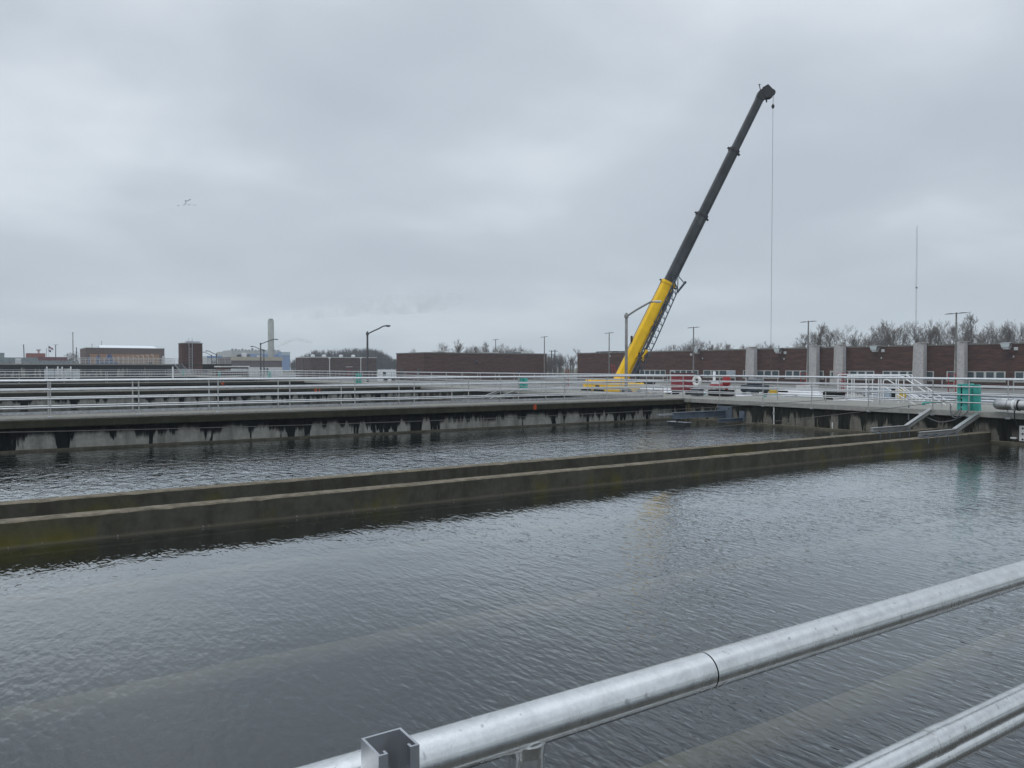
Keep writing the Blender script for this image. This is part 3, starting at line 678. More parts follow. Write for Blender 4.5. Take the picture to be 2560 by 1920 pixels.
# U-ended grab rail
t = thing('grab_rail', 'white grab rail with a rounded hoop top beside the stair', 'handrail', None, (30.6, 18.4, 0))
hoop = [(0, .15, .15), (0, .15, .86)] + [(0, .02+.13*math.cos(rad(a_)), .88+.12*math.sin(rad(a_))) for a_ in range(0, 121, 20)] + [(0, -1.75, -.02)]
MB().tube(hoop, .022, 8).build('hoop', MT['white'], t); MB().tube([(0, .13, .70), (0, -1.3, -.05)], .018, 8).build('lower_bar', MT['white'], t)
t = thing('guard_fence', 'white guard fence with close posts left of the white stair', 'fence', None, (33.2, 20.4, 0))
for z_ in (1.16, .60): MB().tube([(0, -1.6, z_), (0, 2.0, z_)], .02, 8).build('rail', MT['white'], t)
for k in range(6): MB().bbox(-.02, .02, -1.6+k*.72-.02, -1.6+k*.72+.02, 0, 1.15, .005).build('post', MT['white'], t)
# slab clutter and snow lying on the platform
def snow(label, X, Y, sx_, sy_, h=.05, z=0.004):
    mb = MB(); n_ = 18; rings = []
    for (s_, hh) in ((1, 0), (.93, .5), (.7, .85), (.35, 1)):
        rings.append([(sx_*s_*math.cos(2*math.pi*k/n_)*(1+.16*math.sin(3*k+X)+.1*math.sin(5.3*k+Y)), sy_*s_*math.sin(2*math.pi*k/n_)*(1+.16*math.sin(2.1*k+Y)), h*hh*(1+.3*math.sin(k*1.9+s_*9))) for k in range(n_)])
    mb.loft(rings, smooth=True); o = mb.build('snow_patch', MT['snow']); o.location = (X, Y, z)
    return tag(o, label, 'snow patch', 'white snow patches on the end platform')
for k, (px, lb) in enumerate(((1665, 'left of the red cabinet'), (1760, 'at the grey box under the life ring'), (1850, 'just right of the red pump'), (1960, 'right of the dark engine set'), (2030, 'below the first mesh wrapped shaft'), (2150, 'under the white guard fence'), (2230, 'at the head of the white stair'))):
    p = onX(px, 980, 33.5+1.2*math.sin(k*2.1)); snow('white snow patch on the platform ' + lb, p.x, p.y, .55+.2*math.sin(k), .7+.2*math.cos(k*1.7))
def pipes(label, X, Y, n, ln, r=.07, mat='white', rot=0):
    t = thing('pipe_stack', label, 'pipes', 'stacks of pipes on the platform', (X, Y, 0)); t.rotation_euler.z = rot
    k = 0; row = n; z = r+.02; y = 0
    while row > 0 and k < 40:
        for q in range(row): MB().tube([(-r*row+q*2*r+.01*R.random(), -ln/2+R.uniform(-.1, .1), z), (-r*row+q*2*r, ln/2+R.uniform(-.1, .1), z)], r, 10).build('pipe', MT[mat], t); k += 1
        row -= 2; z += 1.75*r
    return t
p = onX(1985, 975, 35); pipes('stack of long white pipes between the engine set and the guard fence', p.x, p.y, 5, 3.4)
p = onX(1650, 975, 35); pipes('white pipes lying left of the red cabinet', p.x, p.y, 4, 3)
p = onX(2270, 985, 35.5); pipes('grey pipes lying behind the white stair', p.x, p.y, 5, 3.5, .06, 'galv')
p = onX(2480, 985, 34.5); pipes('grey pipes lying behind the big pipe at the right edge', p.x, p.y, 5, 5.5, .06, 'galv')
def drum(label, px, py, X, mat, h=.5, r=.2):
    p = onX(px, py, X); t = thing('drum', label, 'drum', 'drums on the platform', (p.x, p.y, 0))
    MB().lathe((0, 0, .01), [(r, 0), (r, .02), (r*.97, .04), (r*.97, h*.33), (r*1.02, h*.35), (r*.97, h*.37), (r*.97, h*.64), (r*1.02, h*.66), (r*.97, h*.68), (r*.97, h-.03), (r, h)], 18).build('body', MT[mat], t)
    MB().lathe((0, 0, .01), [(r*.9, h+.002), (r*.88, h+.012)], 18).build('lid', MT['steel_dk'], t)
drum('yellow drum lying behind the white stair bars', 2254, 990, 34, 'ochre'); drum('yellow drum low on the platform right of the engine set', 1933, 981, 34, 'ochre', .35, .22)
drum('black drum beside the yellow one behind the stair', 2240, 990, 34.2, 'rubber', .5, .2)
def crate(label, px, X, w, d, h, mat, cat='crate'):
    p = onX(px, 975, X); t = thing('crate', label, cat, 'boxes on the platform', (p.x, p.y, 0))
    MB().bbox(-d/2, d/2, -w/2, w/2, .08, h, .02).build('body', MT[mat], t); MB().bbox(-d/2-.01, d/2+.01, -w/2-.02, w/2+.02, h+.002, h+.03, .01).build('lid', MT[mat], t)
    for y_ in (-w*.35, w*.35): MB().box(-d/2, d/2, y_-.04, y_+.04, .0, .078).build('skid', MT['steel_dk'], t)
crate('white tote on the platform below the second wrapped shaft', 2018, 36.2, .9, .7, .5, 'white2'); crate('low black tray of tools beyond the yellow drum', 1958, 35, 1.0, .6, .22, 'rubber'); crate('grey steel box under the guard fence', 2185, 36, .9, .6, .45, 'galv'); crate('small white crate near the corner of the long walkway', 1702-10, 34, .7, .5, .3, 'white2'); crate('pale blue tote behind the stair head', 2215, 34.6, .6, .5, .5, 'palepanel')
crate('dark crate in front of the guard fence', 2085, 32.5, .8, .6, .3, 'rubber')
for k, (px, lb) in enumerate(((2008, 'red frame ladder before the second wrapped shaft'), (2102, 'red frame ladder before the third wrapped shaft'), (2112, 'small orange red frame beside the third wrapped shaft'), (1418, 'small red frame between the two brick buildings'), (2380, 'small red frame just left of the slotted guard'))):
    X = 60; p = onX(px, 955, X); t = thing('red_frame', lb, 'frame ladder', 'red frames standing in the yard', (p.x, p.y, GZ)); hh = 2.35 if k != 3 else 2.6
    for y_ in (-.27, .27): MB().tube([(0, y_, 0), (.0, y_, hh)], .035, 6).build('stile', MT['red'], t)
    for q in range(7): MB().tube([(0, -.27, .25+q*.33), (0, .27, .25+q*.33)], .025, 6).build('rung', MT['red'], t)
p = onX(1533, 925, 62); t = thing('ladder', 'pinkish red ladder leaning beside the crane boom foot', 'ladder', None, (p.x, p.y, 0))
for y_ in (-.0, -.55): MB().tube([(0, y_-.5, -1.3), (0, y_+.35, 1.9+y_*.2)], .04, 6).build('stile', MT['red'], t)
for q in range(6): MB().tube([(0, -.4+q*.14, -.8+q*.5), (0, -.95+q*.14, -.8+q*.5)], .03, 6).build('rung', MT['red'], t)

for k, (px, X, lb) in enumerate(((1720, 46, 'pale block beyond the gap between red cabinet and life ring'), (1835, 48, 'pale block just right of the red pump dome'), (1915, 47, 'pale block behind the first wrapped shaft foot'), (2050, 49, 'pale block right of the second wrapped shaft'), (2130, 44, 'pale block behind the left end of the guard fence'), (2350, 46, 'pale block behind the railing left of the slotted guard'), (2500, 47, 'pale block above the big pipe'))):
    p = onX(px, 960, X); t = thing('barrier_block', lb, 'concrete block', 'pale concrete barrier blocks in the yard', (p.x, p.y, GZ)); hh = .95+.15*(k % 3)
    MB().loft([[(-.3, -1.1, 0), (.3, -1.1, 0), (.3, 1.1, 0), (-.3, 1.1, 0)], [(-.28, -1.1, .2), (.28, -1.1, .2), (.28, 1.1, .2), (-.28, 1.1, .2)], [(-.12, -1.08, .5), (.12, -1.08, .5), (.12, 1.08, .5), (-.12, 1.08, .5)], [(-.09, -1.08, hh), (.09, -1.08, hh), (.09, 1.08, hh), (-.09, 1.08, hh)]]).build('block', MT['white2'], t)
    for y_ in (-.5, .5): MB().tube([(0, y_-.12, hh-.01), (0, y_-.12, hh+.1), (0, y_+.12, hh+.1), (0, y_+.12, hh-.01)], .02, 6).build('lifting_loop', MT['steel_dk'], t)
for k, (px, X, lb) in enumerate(((1895, 42, 'orange barrel behind the dark engine set'), (1922, 43, 'orange barrel left of the low yellow drum'), (2108, 42, 'orange barrel under the third wrapped shaft'), (1655, 44, 'orange barrel left of the red cabinet'))):
    p = onX(px, 965, X); t = thing('traffic_barrel', lb, 'traffic barrel', 'orange traffic barrels in the yard', (p.x, p.y, GZ)); b0 = MB().lathe((0, 0, 0), [(.32, 0), (.32, .06), (.27, .08), (.25, .4), (.22, .8), (.2, 1.05), (.1, 1.1)], 16).build('body', MT['orange'], t)
    for z_, r_ in ((.35, .262), (.65, .242)): MB().lathe((0, 0, z_), [(r_, 0), (r_-.008, .14)], 16).build('band', MT['white2'], b0)
# ------------------------------------------------------------------ lamp poles with twin heads
def twin(label, px, ytop, X, arm=1.35, dk=False, group='twin headed lamp poles in the yard'):
    p = onX(px, ytop, X); H = p.z - GZ
    t = thing('lamp_pole', label, 'lamp pole', group, (p.x, p.y, GZ)); mt = MT['pole']
    MB().tube([(0, 0, 0), (0, 0, H)], [.13, .085], 12).build('pole', mt, t)
    for s_ in (-1, 1):
        # head along Y (seen broadside)
        hd = []
        for (q, w, h_) in ((.08, .05, .05), (.35, .07, .05), (.5, .16, .07), (1.0, .19, .06), (arm, .05, .02)):
            y_ = s_*q; zc_ = H-.16+q*.035*(1 if s_ < 0 else -.3)
            hd.append([(-w, y_, zc_), (w, y_, zc_), (w*.8, y_, zc_+h_*1.3), (-w*.8, y_, zc_+h_*1.3)] if s_ > 0 else [(w, y_, zc_), (-w, y_, zc_), (-w*.8, y_, zc_+h_*1.3), (w*.8, y_, zc_+h_*1.3)])
        MB().loft(hd).build('lamp_head', MT['pole_dk'], t)
    MB().lathe((0, 0, 0), [(.25, 0), (.25, .25), (.14, .3)], 12).build('base', MT['deckw'], t)
    return t
for (px, yt, lb) in ((1239, 848, 'over the left half of the middle brick building'), (1361, 841, 'at the right end of the middle brick building'), (1523, 831, 'just left of the crane boom'), (1734, 817, 'before the life ring window of the long brick building'), (2021, 802, 'beside the second mesh wrapped shaft'), (2391, 781, 'nearest and tallest, beside the last wrapped shaft')):
    twin('slim twin headed lamp pole ' + lb, px, yt, 93.7 if px != 1239 else 93.7)
for (px, yt, lb) in ((2011, 857.6, 'tiny twin lamp peeping over the roof left of the third wrapped shaft'), (2199, 851.7, 'tiny twin lamp peeping over the roof above the third floodlight'), (2417, 846, 'tiny twin lamp peeping over the roof right of the nearest lamp pole')):
    twin(lb, px, yt, 177, group='twin lamps behind the long building')
for (px, yt, D, lb) in ((182, 831, 190, 'tall multi headed mast left of the tan building'), (230, 860, 330, 'faint twin lamp over the left end of the tan building'), (254, 852, 330, 'faint twin lamp over the white roof of the tan building'), (116, 871, 330, 'short twin lamp just left of the flagpole')):
    p = onD(px, yt, D); o = twin(lb, px, yt, p.x if abs(p.x) > 1 else 1, group='far lamps on the left'); o.location = (p.x, p.y, GZ)
# arm lamps (cobra heads)
def cobra(label, px, ybase_z, ytop, D, arm_px, arm_up, pole_r=.10, mat='pole_dk'):
    p = onD(px, ytop, D); H = p.z - ybase_z; t = thing('street_lamp', label, 'street lamp', 'arm lamps with cobra heads', (p.x, p.y, ybase_z))
    s_ = 1 if arm_px > 0 else -1; Lr = abs(arm_px)/F_PX*D; U = arm_up/F_PX*D
    MB().tube([(0, 0, 0), (0, 0, H), (0, 0, H+.02)], [pole_r, pole_r*.8, pole_r*.6], 12).build('pole', MT['pole'] if mat != 'pole_dk' else MT[mat], t)
    def q(a, z): return rt*s_*a + Vector((0, 0, z))
    pts = [q(0, H-.25), q(Lr*.30, H-.25+U*.55), q(Lr*.52, H-.25+U*.9), q(Lr*.72, H-.05+U*.99), q(Lr*.86, H-.03+U)]
    MB().tube(pts, [pole_r*.55]*4+[pole_r*.45], 8).build('arm', MT['pole'] if mat != 'pole_dk' else MT[mat], t)
    hd = MB(); c0 = Lr*.76; hl = Lr*.30; rg_ = []
    wv = rt.cross(Vector((0, 0, 1)))
    for (u_, w, h0, h1) in ((0, .05, -.03, .04), (.25, .10, -.07, .07), (.55, .17, -.13, .09), (.85, .15, -.10, .07), (1, .04, -.02, .02)):
        c_ = q(c0+hl*u_, H-.02+U); pr_ = []
        for k in range(8):
            a_ = 2*math.pi*k/8; sn = math.sin(a_); pr_.append(c_ + wv*w*math.cos(a_)*s_ + Vector((0, 0, (h1 if sn > 0 else -h0)*sn)))
        rg_.append(pr_)
    hd.loft(rg_, smooth=True).build('lamp_head', MT['white2'] if mat == 'light' else MT[mat if mat in MT else 'pole'], t)
    MB().lathe((0, 0, H-.35), [(pole_r*1.3, 0), (pole_r*1.3, .2), (pole_r, .25)], 10).build('collar', MT['pole'] if mat != 'pole_dk' else MT[mat], t)
    return t
cobra('street lamp with a pale head reaching over the yellow crane boom', 1566, GZ, 783, 60, 84, 30, .13, 'light')
cobra('street lamp with dark head above the woods between two brick buildings', 918.5, GZ, 829, 80, 55, 15, .12)
cobra('taller of the paired arm lamps before the chimney, arm to the right', 651.5, GZ, 857, 150, 42, 9, .14)
cobra('lower of the paired arm lamps before the chimney, arm to the left', 659.5, GZ, 874, 160, -32, 8, .13)
cobra('arm lamp right of the brick tower, arm to the left', 541, GZ, 884, 165, -26, 7, .13)
cobra('faint arm lamp right of the brick tower, behind its neighbour', 529, GZ, 887, 220, -22, 7, .13)

# ------------------------------------------------------------------ brick buildings
def prism_wall(mb, x0, x1, y0, y1, z0, z1): mb.box(x0, x1, y0, y1, z0, z1); return mb
ZT = 4.45
# long right-hand building
XB = 107.0; yL = onX(1443.5, 886, XB).y; yR = 22.0
rb = thing('brick_building', 'long low brown brick building with window bands behind the yard, right half', 'building', None, (XB, (yL+yR)/2, GZ))
ox, oy = XB, (yL+yR)/2
def L_(x, y, z): return (x-ox, y-oy, z-GZ)
def pbox(mb, x0, x1, y0, y1, z0, z1, o=(ox, oy)): return mb.box(x0-o[0], x1-o[0], y0-o[1], y1-o[1], z0-GZ, z1-GZ)
wl = MB(); pbox(wl, XB, XB+26, yR, yL, GZ, ZT); wl.build('wall', MT['brick'], rb)
cp = MB(); pbox(cp, XB-.08, XB+26.1, yR-.1, yL+.08, ZT+.002, ZT+.22); cpo = cp.build('coping', MT['coping'], rb)
for k in range(34):
    y_ = yR+1+k*(yL-yR-2)/33; m_ = MB(); pbox(m_, XB-.12, XB-.082, y_-.06, y_+.06, ZT+.05, ZT+.30); m_.build('clip', MT['frame'], cpo)
ru = MB(); pa_ = onX(1515, 880, XB+6); pbox(ru, XB+6, XB+9, pa_.y-3.5, pa_.y+3.5, ZT+.22, ZT+.62); ru.build('roof_unit', MT['steel_dk'], rb)
def band(px0, px1, n, louver=None):
    ya = onX(px0, 930, XB).y; yb_ = onX(px1, 930, XB).y; z0, z1 = -.32, .95
    fr = MB(); pbox(fr, XB-.05, XB-.004, yb_, ya, z0, z1); fro = fr.build('window', MT['frame'], rb)
    w = (ya-yb_)/n; gl = MB()
    for k in range(n):
        m_ = MB(); a0 = ya-(k+1)*w+.16; a1 = ya-k*w-.16
        if louver and k >= n-louver:
            for q in range(6): pbox(m_, XB-.10, XB-.052, a0-.12, a1+.12, z0+.12+q*.18, z0+.23+q*.18)
            m_.build('louver', MT['palepanel'], fro)
        else:
            pbox(m_, XB-.075, XB-.052, a0, a1, z0+.1, z1-.1); m_.build('pane', MT['glass'], fro)
    sl2 = MB(); pbox(sl2, XB-.14, XB-.003, yb_-.1, ya+.1, z0-.14, z0-.003); sl2.build('sill', MT['deckw'], fro)
for a_, b_, n_, lv in ((1599.6, 1664.3, 5, 0), (1687.5, 1746, 4, 0), (1759, 1839, 4, 1), (1858, 1948, 5, 0), (1964, 2059.6, 5, 0), (2104, 2186, 4, 0), (2207, 2335, 6, 0), (2367, 2514, 6, 0), (2537, 2640, 4, 0)): band(a_, b_, n_, lv)
for px in (1675, 2075):
    ya = onX(px, 930, XB).y; yb_ = onX(px+13 if px < 2000 else px+16, 930, XB).y; d_ = MB(); pbox(d_, XB-.06, XB-.004, yb_, ya, GZ, .95); do = d_.build('door', MT['frame'], rb)
    m_ = MB(); pbox(m_, XB-.085, XB-.062, yb_+.3, ya-.3, -.2, .7); m_.build('pane', MT['glass'], do)
def flood(px, py, label):
    p = onX(px, py, XB-1.0); t = thing('floodlight', label, 'floodlight', 'floodlights on the long brick building', p)
    MB().loft([[(-.5, -.62, .35), (-.5, .62, .35), (.45, .55, .42), (.45, -.55, .42)][::-1], [(-.42, -.42, -.30), (-.42, .42, -.30), (.30, .38, -.30), (.30, -.38, -.30)][::-1]][::-1]).build('housing', MT['galv'], t)
    MB().add([(-.512, -.55, .28), (-.512, .55, .28), (-.445, .40, -.22), (-.445, -.40, -.22)], [(0, 3, 2, 1)]).build('lens', MT['lampglass'], t)
    MB().bbox(-.35, .25, -.34, .34, -.48, -.31, .03).build('ballast', MT['white2'], t)
    MB().tube([(0, 0, -.3), (0, -.05, -1.0), (.25, -.3, -1.25), (.96, -.35, -1.4)], .05, 8).build('arm', MT['steel_dk'], t)
    MB().bbox(.86, .98, -.48, -.28, -1.5, -1.28, .02).build('wall_box', MT['white2'], t)
    return t
flood(1743.5, 877, 'floodlight nearest the crane, above the life ring'); flood(1946, 876, 'brightest floodlight, right of the first wrapped shaft'); flood(2188, 871, 'floodlight right of the third wrapped shaft'); flood(2517, 864, 'floodlight nearest the right edge')
for (px, py, lb) in ((1728, 886.5, 'beside the pole above the life ring'), (1963, 882, 'right of the brightest floodlight'), (2207.5, 877, 'right of the third floodlight'), (2540, 872, 'right of the last floodlight'), (1524, 890, 'left of the crane boom behind the lamp pole')):
    p = onX(px, py, XB-.15); t = thing('wall_lamp', 'small square white wall lamp ' + lb, 'wall lamp', 'small wall lamps', p)
    MB().bbox(-.14, .14, -.2, .2, -.2, .2, .03).build('case', MT['white2'], t); MB().bbox(-.16, -.142, -.13, .13, -.13, .1, .01).build('lens', MT['lampglass'], t)
# mesh wrapped shafts
for k, (a_, b_, w_) in enumerate(((1865, 1885, 'first'), (2018, 2041, 'second'), (2085, 2107, 'third'), (2283, 2309, 'fourth'), (2387, 2411, 'fifth'))):
    X = XB-1.3; pa_ = onX(a_, 900, X); pb_ = onX(b_, 900, X); wy = pa_.y-pb_.y; t = thing('wrapped_shaft', w_ + ' tall mesh wrapped shaft from the left against the brick wall', 'shaft', 'mesh wrapped shafts on the long building', (X, (pa_.y+pb_.y)/2, GZ)); H = ZT-GZ+.42
    h2 = wy/2
    MB().loft([[(-.1, -h2*1.06, 0), (.9, -h2*1.0, 0), (.9, h2, 0), (-.1, h2*1.08, 0), (-.45, h2*.15, 0)][::-1][::-1], [(0, -h2*.92, H), (.9, -h2*.9, H), (.9, h2*.9, H), (0, h2*.92, H), (-.3, h2*.1, H)]]).build('mesh_wrap', MT['wrap'], t)
    for (x0_, y0_, x1_, y1_) in ((-.1, -h2*1.06, 0, -h2*.92), (-.1, h2*1.08, 0, h2*.92), (-.45, h2*.15, -.3, h2*.1)): MB().tube([(x0_-.03, y0_, 0), (x1_-.03, y1_, H)], .035, 5).build('batten', MT['wrapf'], t)
    for z_ in (1.9, 3.6): 
        f_ = z_/H; MB().bar((-.06, -h2*1.0, z_), (-.40, h2*.13, z_), .04, .06).build('batten', MT['wrapf'], t); MB().bar((-.40, h2*.13, z_), (-.06, h2*1.0, z_), .04, .06).build('batten', MT['wrapf'], t)
    MB().box(-.3, 1.3, -h2*1.1, -h2*.1, H+.002, H+.06).build('cap_board', MT['wrapf'], t)
# middle brick building
c0 = onD(1060, 882.7, 163); X0b, Y0b = c0.x, c0.y; X1b = onY(1367, 886, Y0b).x; Y1b = onX(991, 884, X0b).y
mbg = thing('brick_building', 'plain brown brick building left of the crane with two dark doors', 'building', None, (X0b, Y0b, GZ)); o2 = (X0b, Y0b)
m_ = MB(); pbox(m_, X0b, X1b, Y0b, Y1b, GZ, ZT, o2); m_.build('wall', MT['brick'], mbg)
m_ = MB(); pbox(m_, X0b-.1, X1b+.1, Y0b-.1, Y1b+.1, ZT+.002, ZT+.22, o2); m_.build('coping', MT['coping'], mbg)
for px, w in ((1005, 1.2), (1047, 1.5)):
    yy = onX(px, 925, X0b).y; m_ = MB(); pbox(m_, X0b-.06, X0b-.004, yy-w/2, yy+w/2, GZ, 1.2, o2); do = m_.build('door', MT['dkframe'], mbg)
    for q in range(3): m_ = MB(); pbox(m_, X0b-.09, X0b-.064, yy-w*.36, yy+w*.36, .95-q*.4, 1.0-q*.4, o2); m_.build('bar', MT['pole'], do)
for px, py in ((1191, 905), (1297.5, 929)):
    p = onY(px, py, Y0b); m_ = MB(); m_.lathe((p.x-X0b, p.y-Y0b, p.z-GZ), [(.35, 0), (.3, -.3), (.1, -.45)], 12, axis='y').build('wall_light', MT['steel_dk'], mbg)
for px0, px1, py0, py1, mt in ((1095, 1112, 876, 883.5, 'white2'), (1088, 1133, 880.5, 884, 'copingw'), (1218, 1248, 882, 885.5, 'copingw'), (1282, 1303, 879, 885, 'greyroof'), (1303, 1327, 878, 886, 'white2')):
    Yq = Y0b+3; p = onY(px0, py0, Yq); q = onY(px1, py0, Yq); m_ = MB(); pbox(m_, p.x, q.x, Yq, Yq+3, ZT+.22, max(p.z, ZT+.4), o2); m_.build('roof_unit', MT[mt], mbg)
# brick building by the woods (left of the arm lamp)
c0 = onD(776, 892, 215); X2, Y2 = c0.x, c0.y; X3 = onY(941, 892, Y2).x; Y3 = onX(739, 893, X2).y; o3 = (X2, Y2); Z3 = c0.z
b3 = thing('brick_building', 'purple brown brick building with three white roof vents before the woods', 'building', None, (X2, Y2, GZ))
m_ = MB(); pbox(m_, X2, X3, Y2, Y3, GZ, Z3-.2, o3); m_.build('wall', MT['brick2'], b3)
m_ = MB(); pbox(m_, X2-.1, X3+.1, Y2-.1, Y3+.1, Z3-.198, Z3, o3); m_.build('coping', MT['copingw'], b3)
for px in (782, 810, 852.5, 883):
    p = onY(px, 892, Y2+3); MB().lathe((p.x-X2, 3, Z3-GZ), [(.55, 0), (.6, .3), (.62, .5), (.35, .68), (.1, .72)], 12).build('roof_vent', MT['white2'], b3)
p = onY(872, 917, Y2); m_ = MB(); pbox(m_, p.x-.9, p.x+.9, Y2-.5, Y2-.004, p.z-.1, p.z+.08, o3); m_.build('canopy', MT['frame'], b3)
m_ = MB(); p = onY(872, 925, Y2); pbox(m_, p.x-.6, p.x+.6, Y2-.06, Y2-.004, GZ, 1.3, o3); m_.build('door', MT['maroon'], b3)
ld = MB(); p = onX(757, 905, X2)
for s_ in (-.3, .3): ld.tube([(-.25, p.y-Y2+s_, 0), (-.25, p.y-Y2+s_, Z3-GZ+.6)], .05, 5)
for q in range(14): ld.tube([(-.25, p.y-Y2-.3, .4*q+.2), (-.25, p.y-Y2+.3, .4*q+.2)], .035, 4)
ld.build('ladder', MT['pole'], b3)
for k, (px, lb) in enumerate(((824, 'left of the two slim posts'), (902, 'right of the two slim posts'))):
    p = onD(px, 897, 200); t = thing('lamp_post', 'slim pale post with round head, ' + lb, 'lamp post', 'slim posts before the vented building', (p.x, p.y, GZ))
    MB().tube([(0, 0, 0), (0, 0, p.z-GZ)], .10, 8).build('pole', MT['white2'], t); MB().lathe((0, 0, p.z-GZ-.05), [(.1, 0), (.28, .1), (.28, .3), (.1, .42)], 12).build('head', MT['white2'], t)

# generic far box
def fbox(px0, px1, ytop, D, z0=GZ, depth=12, yref=None, facing='y'):
    pc = onD((px0+px1)/2, ytop, D); Y = pc.y; a_ = onY(px0, ytop, Y); b_ = onY(px1, ytop, Y); return a_.x, b_.x, Y, Y+depth, z0, pc.z
def far(name, label, cat, px0, px1, ytop, D, mat, z0=GZ, depth=12):
    x0, x1, y0, y1, z0, z1 = fbox(px0, px1, ytop, D, z0, depth); t = thing(name, label, cat, None, ((x0+x1)/2, y0, z0)); w = (x1-x0)/2
    MB().box(-w, w, 0, depth, 0, z1-z0).build('wall', MT[mat], t); return t, w, z1-z0, Y_of(y0)
def Y_of(y): return y
# tan and brown building on the left
c0 = onD(215, 870.5, 265); Xa, Ya = c0.x, c0.y; Xb = onY(411, 873, Ya).x; Yb = onX(200, 873.5, Xa).y; o4 = (Xa, Ya); Z4 = c0.z
b4 = thing('hall_building', 'brown building with a tan lower band and a white roof monitor', 'building', None, (Xa, Ya, GZ))
m_ = MB(); pbox(m_, Xa, Xb, Ya, Yb, GZ, Z4, o4); m_.build('wall', paint('brown_wall', (.125, .085, .072), .85), b4)
p = onY(224, 885, Ya); q = onY(398, 886, Ya); m_ = MB(); pbox(m_, p.x, q.x, Ya-.12, Ya-.004, GZ, p.z, o4); m_.build('lower_band', MT['tan'], b4)
m_ = MB(); pbox(m_, Xa-.1, Xb+.1, Ya-.1, Yb, Z4+.002, Z4+.25, o4); m_.build('coping', MT['coping'], b4)
p = onY(249, 864, Ya+5); q = onY(384, 866, Ya+5); a0 = p.x-Xa; a1 = q.x-Xa; hz_ = Z4-GZ+.25; h2_ = p.z-GZ
MB().loft([[(a0, 5, hz_), (a1+1.6, 5, hz_), (a1+1.6, 12, hz_), (a0, 12, hz_)], [(a0, 7, h2_+.2), (a1, 7, q.z-GZ+.2), (a1, 9, q.z-GZ+.2), (a0, 9, h2_+.2)]]).build('roof_monitor', MT['skylight'], b4)
m_ = MB(); p = onY(408, 890, Ya); pbox(m_, p.x-.3, p.x+.2, Ya-.3, Ya-.004, GZ, p.z, o4); m_.build('downpipe', MT['white2'], b4)
# raised tank at the far end of the basins
TY = ENDY+.5; ZT2 = onY(200, 909.3, TY).z; xe = onY(434, 909, TY).x
tk = thing('raised_tank', 'long dark streaked concrete tank wall closing the basins at the left', 'tank', 'raised concrete tanks at the far end', (0, TY, FLO))
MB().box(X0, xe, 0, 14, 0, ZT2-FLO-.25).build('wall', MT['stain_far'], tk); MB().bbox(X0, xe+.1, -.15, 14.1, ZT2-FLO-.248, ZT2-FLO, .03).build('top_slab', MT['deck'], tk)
x2a = onY(452, 909, TY).x; x2b = onY(577, 909, TY).x
t2 = thing('raised_tank', 'short streaked concrete tank under the brick tower', 'tank', 'raised concrete tanks at the far end', (x2a, TY, GZ-1))
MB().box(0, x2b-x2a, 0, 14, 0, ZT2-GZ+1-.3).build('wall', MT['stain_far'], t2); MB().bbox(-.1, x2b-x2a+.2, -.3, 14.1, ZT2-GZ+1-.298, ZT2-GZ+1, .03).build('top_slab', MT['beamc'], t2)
def rail_far(label, pxa, pxb, Y, z, n, mat='alu_post'):
    a_ = onY(pxa, 900, Y).x; b_ = onY(pxb, 900, Y).x; t = thing('handrail', label, 'railing', 'railings on the raised tanks', ((a_+b_)/2, Y, z)); h_ = (b_-a_)/2
    for zz in (1.15, .82, .5, .2): MB().tube([(-h_, 0, zz), (h_, 0, zz)], .035, 5).build('rail', MT[mat], t)
    for k in range(n): MB().tube([(-h_+2*h_*k/(n-1), 0, 0), (-h_+2*h_*k/(n-1), 0, 1.15)], .035, 5).build('post', MT[mat], t)
rail_far('thin railing on the raised tank before the tan building', 190, 430, TY+.3, ZT2, 22); rail_far('railing on the short tank before the brick tower', 458, 577, TY+.1, ZT2, 9); rail_far('rear railing on the raised tank', 190, 446, TY+6, ZT2, 24)
# stair between the tanks
p = onY(436, 912, TY-.5); t = thing('stairs', 'steep pale metal stair between the raised tank and the brick tower', 'stairs', None, (p.x, TY, 0))
for dx in (0, 1.6): MB().bar((dx*.9, 0, ZT2), (dx*1.0+.9, -4.5, 0), .12, .3).build('stringer', MT['galv'], t)
for q in range(9): MB().box(.05+q*.1, 1.6+q*.1, -.5*q-.3, -.5*q, ZT2-.2-q*.24, ZT2-.16-q*.24).build('tread', MT['galv'], t)
# brick tower
c0 = onD(455, 858.5, 160); Xc, Yc = c0.x, c0.y; Xd = onY(506, 858, Yc).x; Yd = onX(446, 859, Xc).y; H = c0.z-GZ
tw = thing('brick_tower', 'square dark brick stair tower with a caged ladder', 'tower', None, (Xc, Yc, GZ))
MB().box(0, Xd-Xc, 0, Yd-Yc, 0, H).build('wall', MT['brick'], tw); MB().box(-.08, Xd-Xc+.08, -.08, Yd-Yc+.08, H+.002, H+.14).build('coping', MT['deckw'], tw)
lx = onY(476, 880, Yc).x-Xc
ld = MB()
for s_ in (-.33, .33): ld.tube([(lx+s_, -.3, 1.6), (lx+s_, -.3, H+1.1)], .06, 5)
for q in range(16): ld.tube([(lx-.33, -.3, 1.8+q*.33), (lx+.33, -.3, 1.8+q*.33)], .035, 4)
ld.build('ladder', MT['galv'], tw)
ux = onY(482, 855, Yc+2).x-Xc; MB().loft([[(ux-1.6, 1, H+.14), (ux+1.3, 1, H+.14), (ux+1.3, 3, H+.14), (ux-1.6, 3, H+.14)], [(ux-1.4, 1, H+.5), (ux+1.4, 1, H+.5), (ux+1.4, 3, H+.5), (ux-1.4, 3, H+.5)], [(ux-.9, 1.3, H+.72), (ux+1.1, 1.3, H+.72), (ux+1.1, 2.7, H+.72), (ux-.9, 2.7, H+.72)]]).build('roof_unit', MT['galv'], tw)
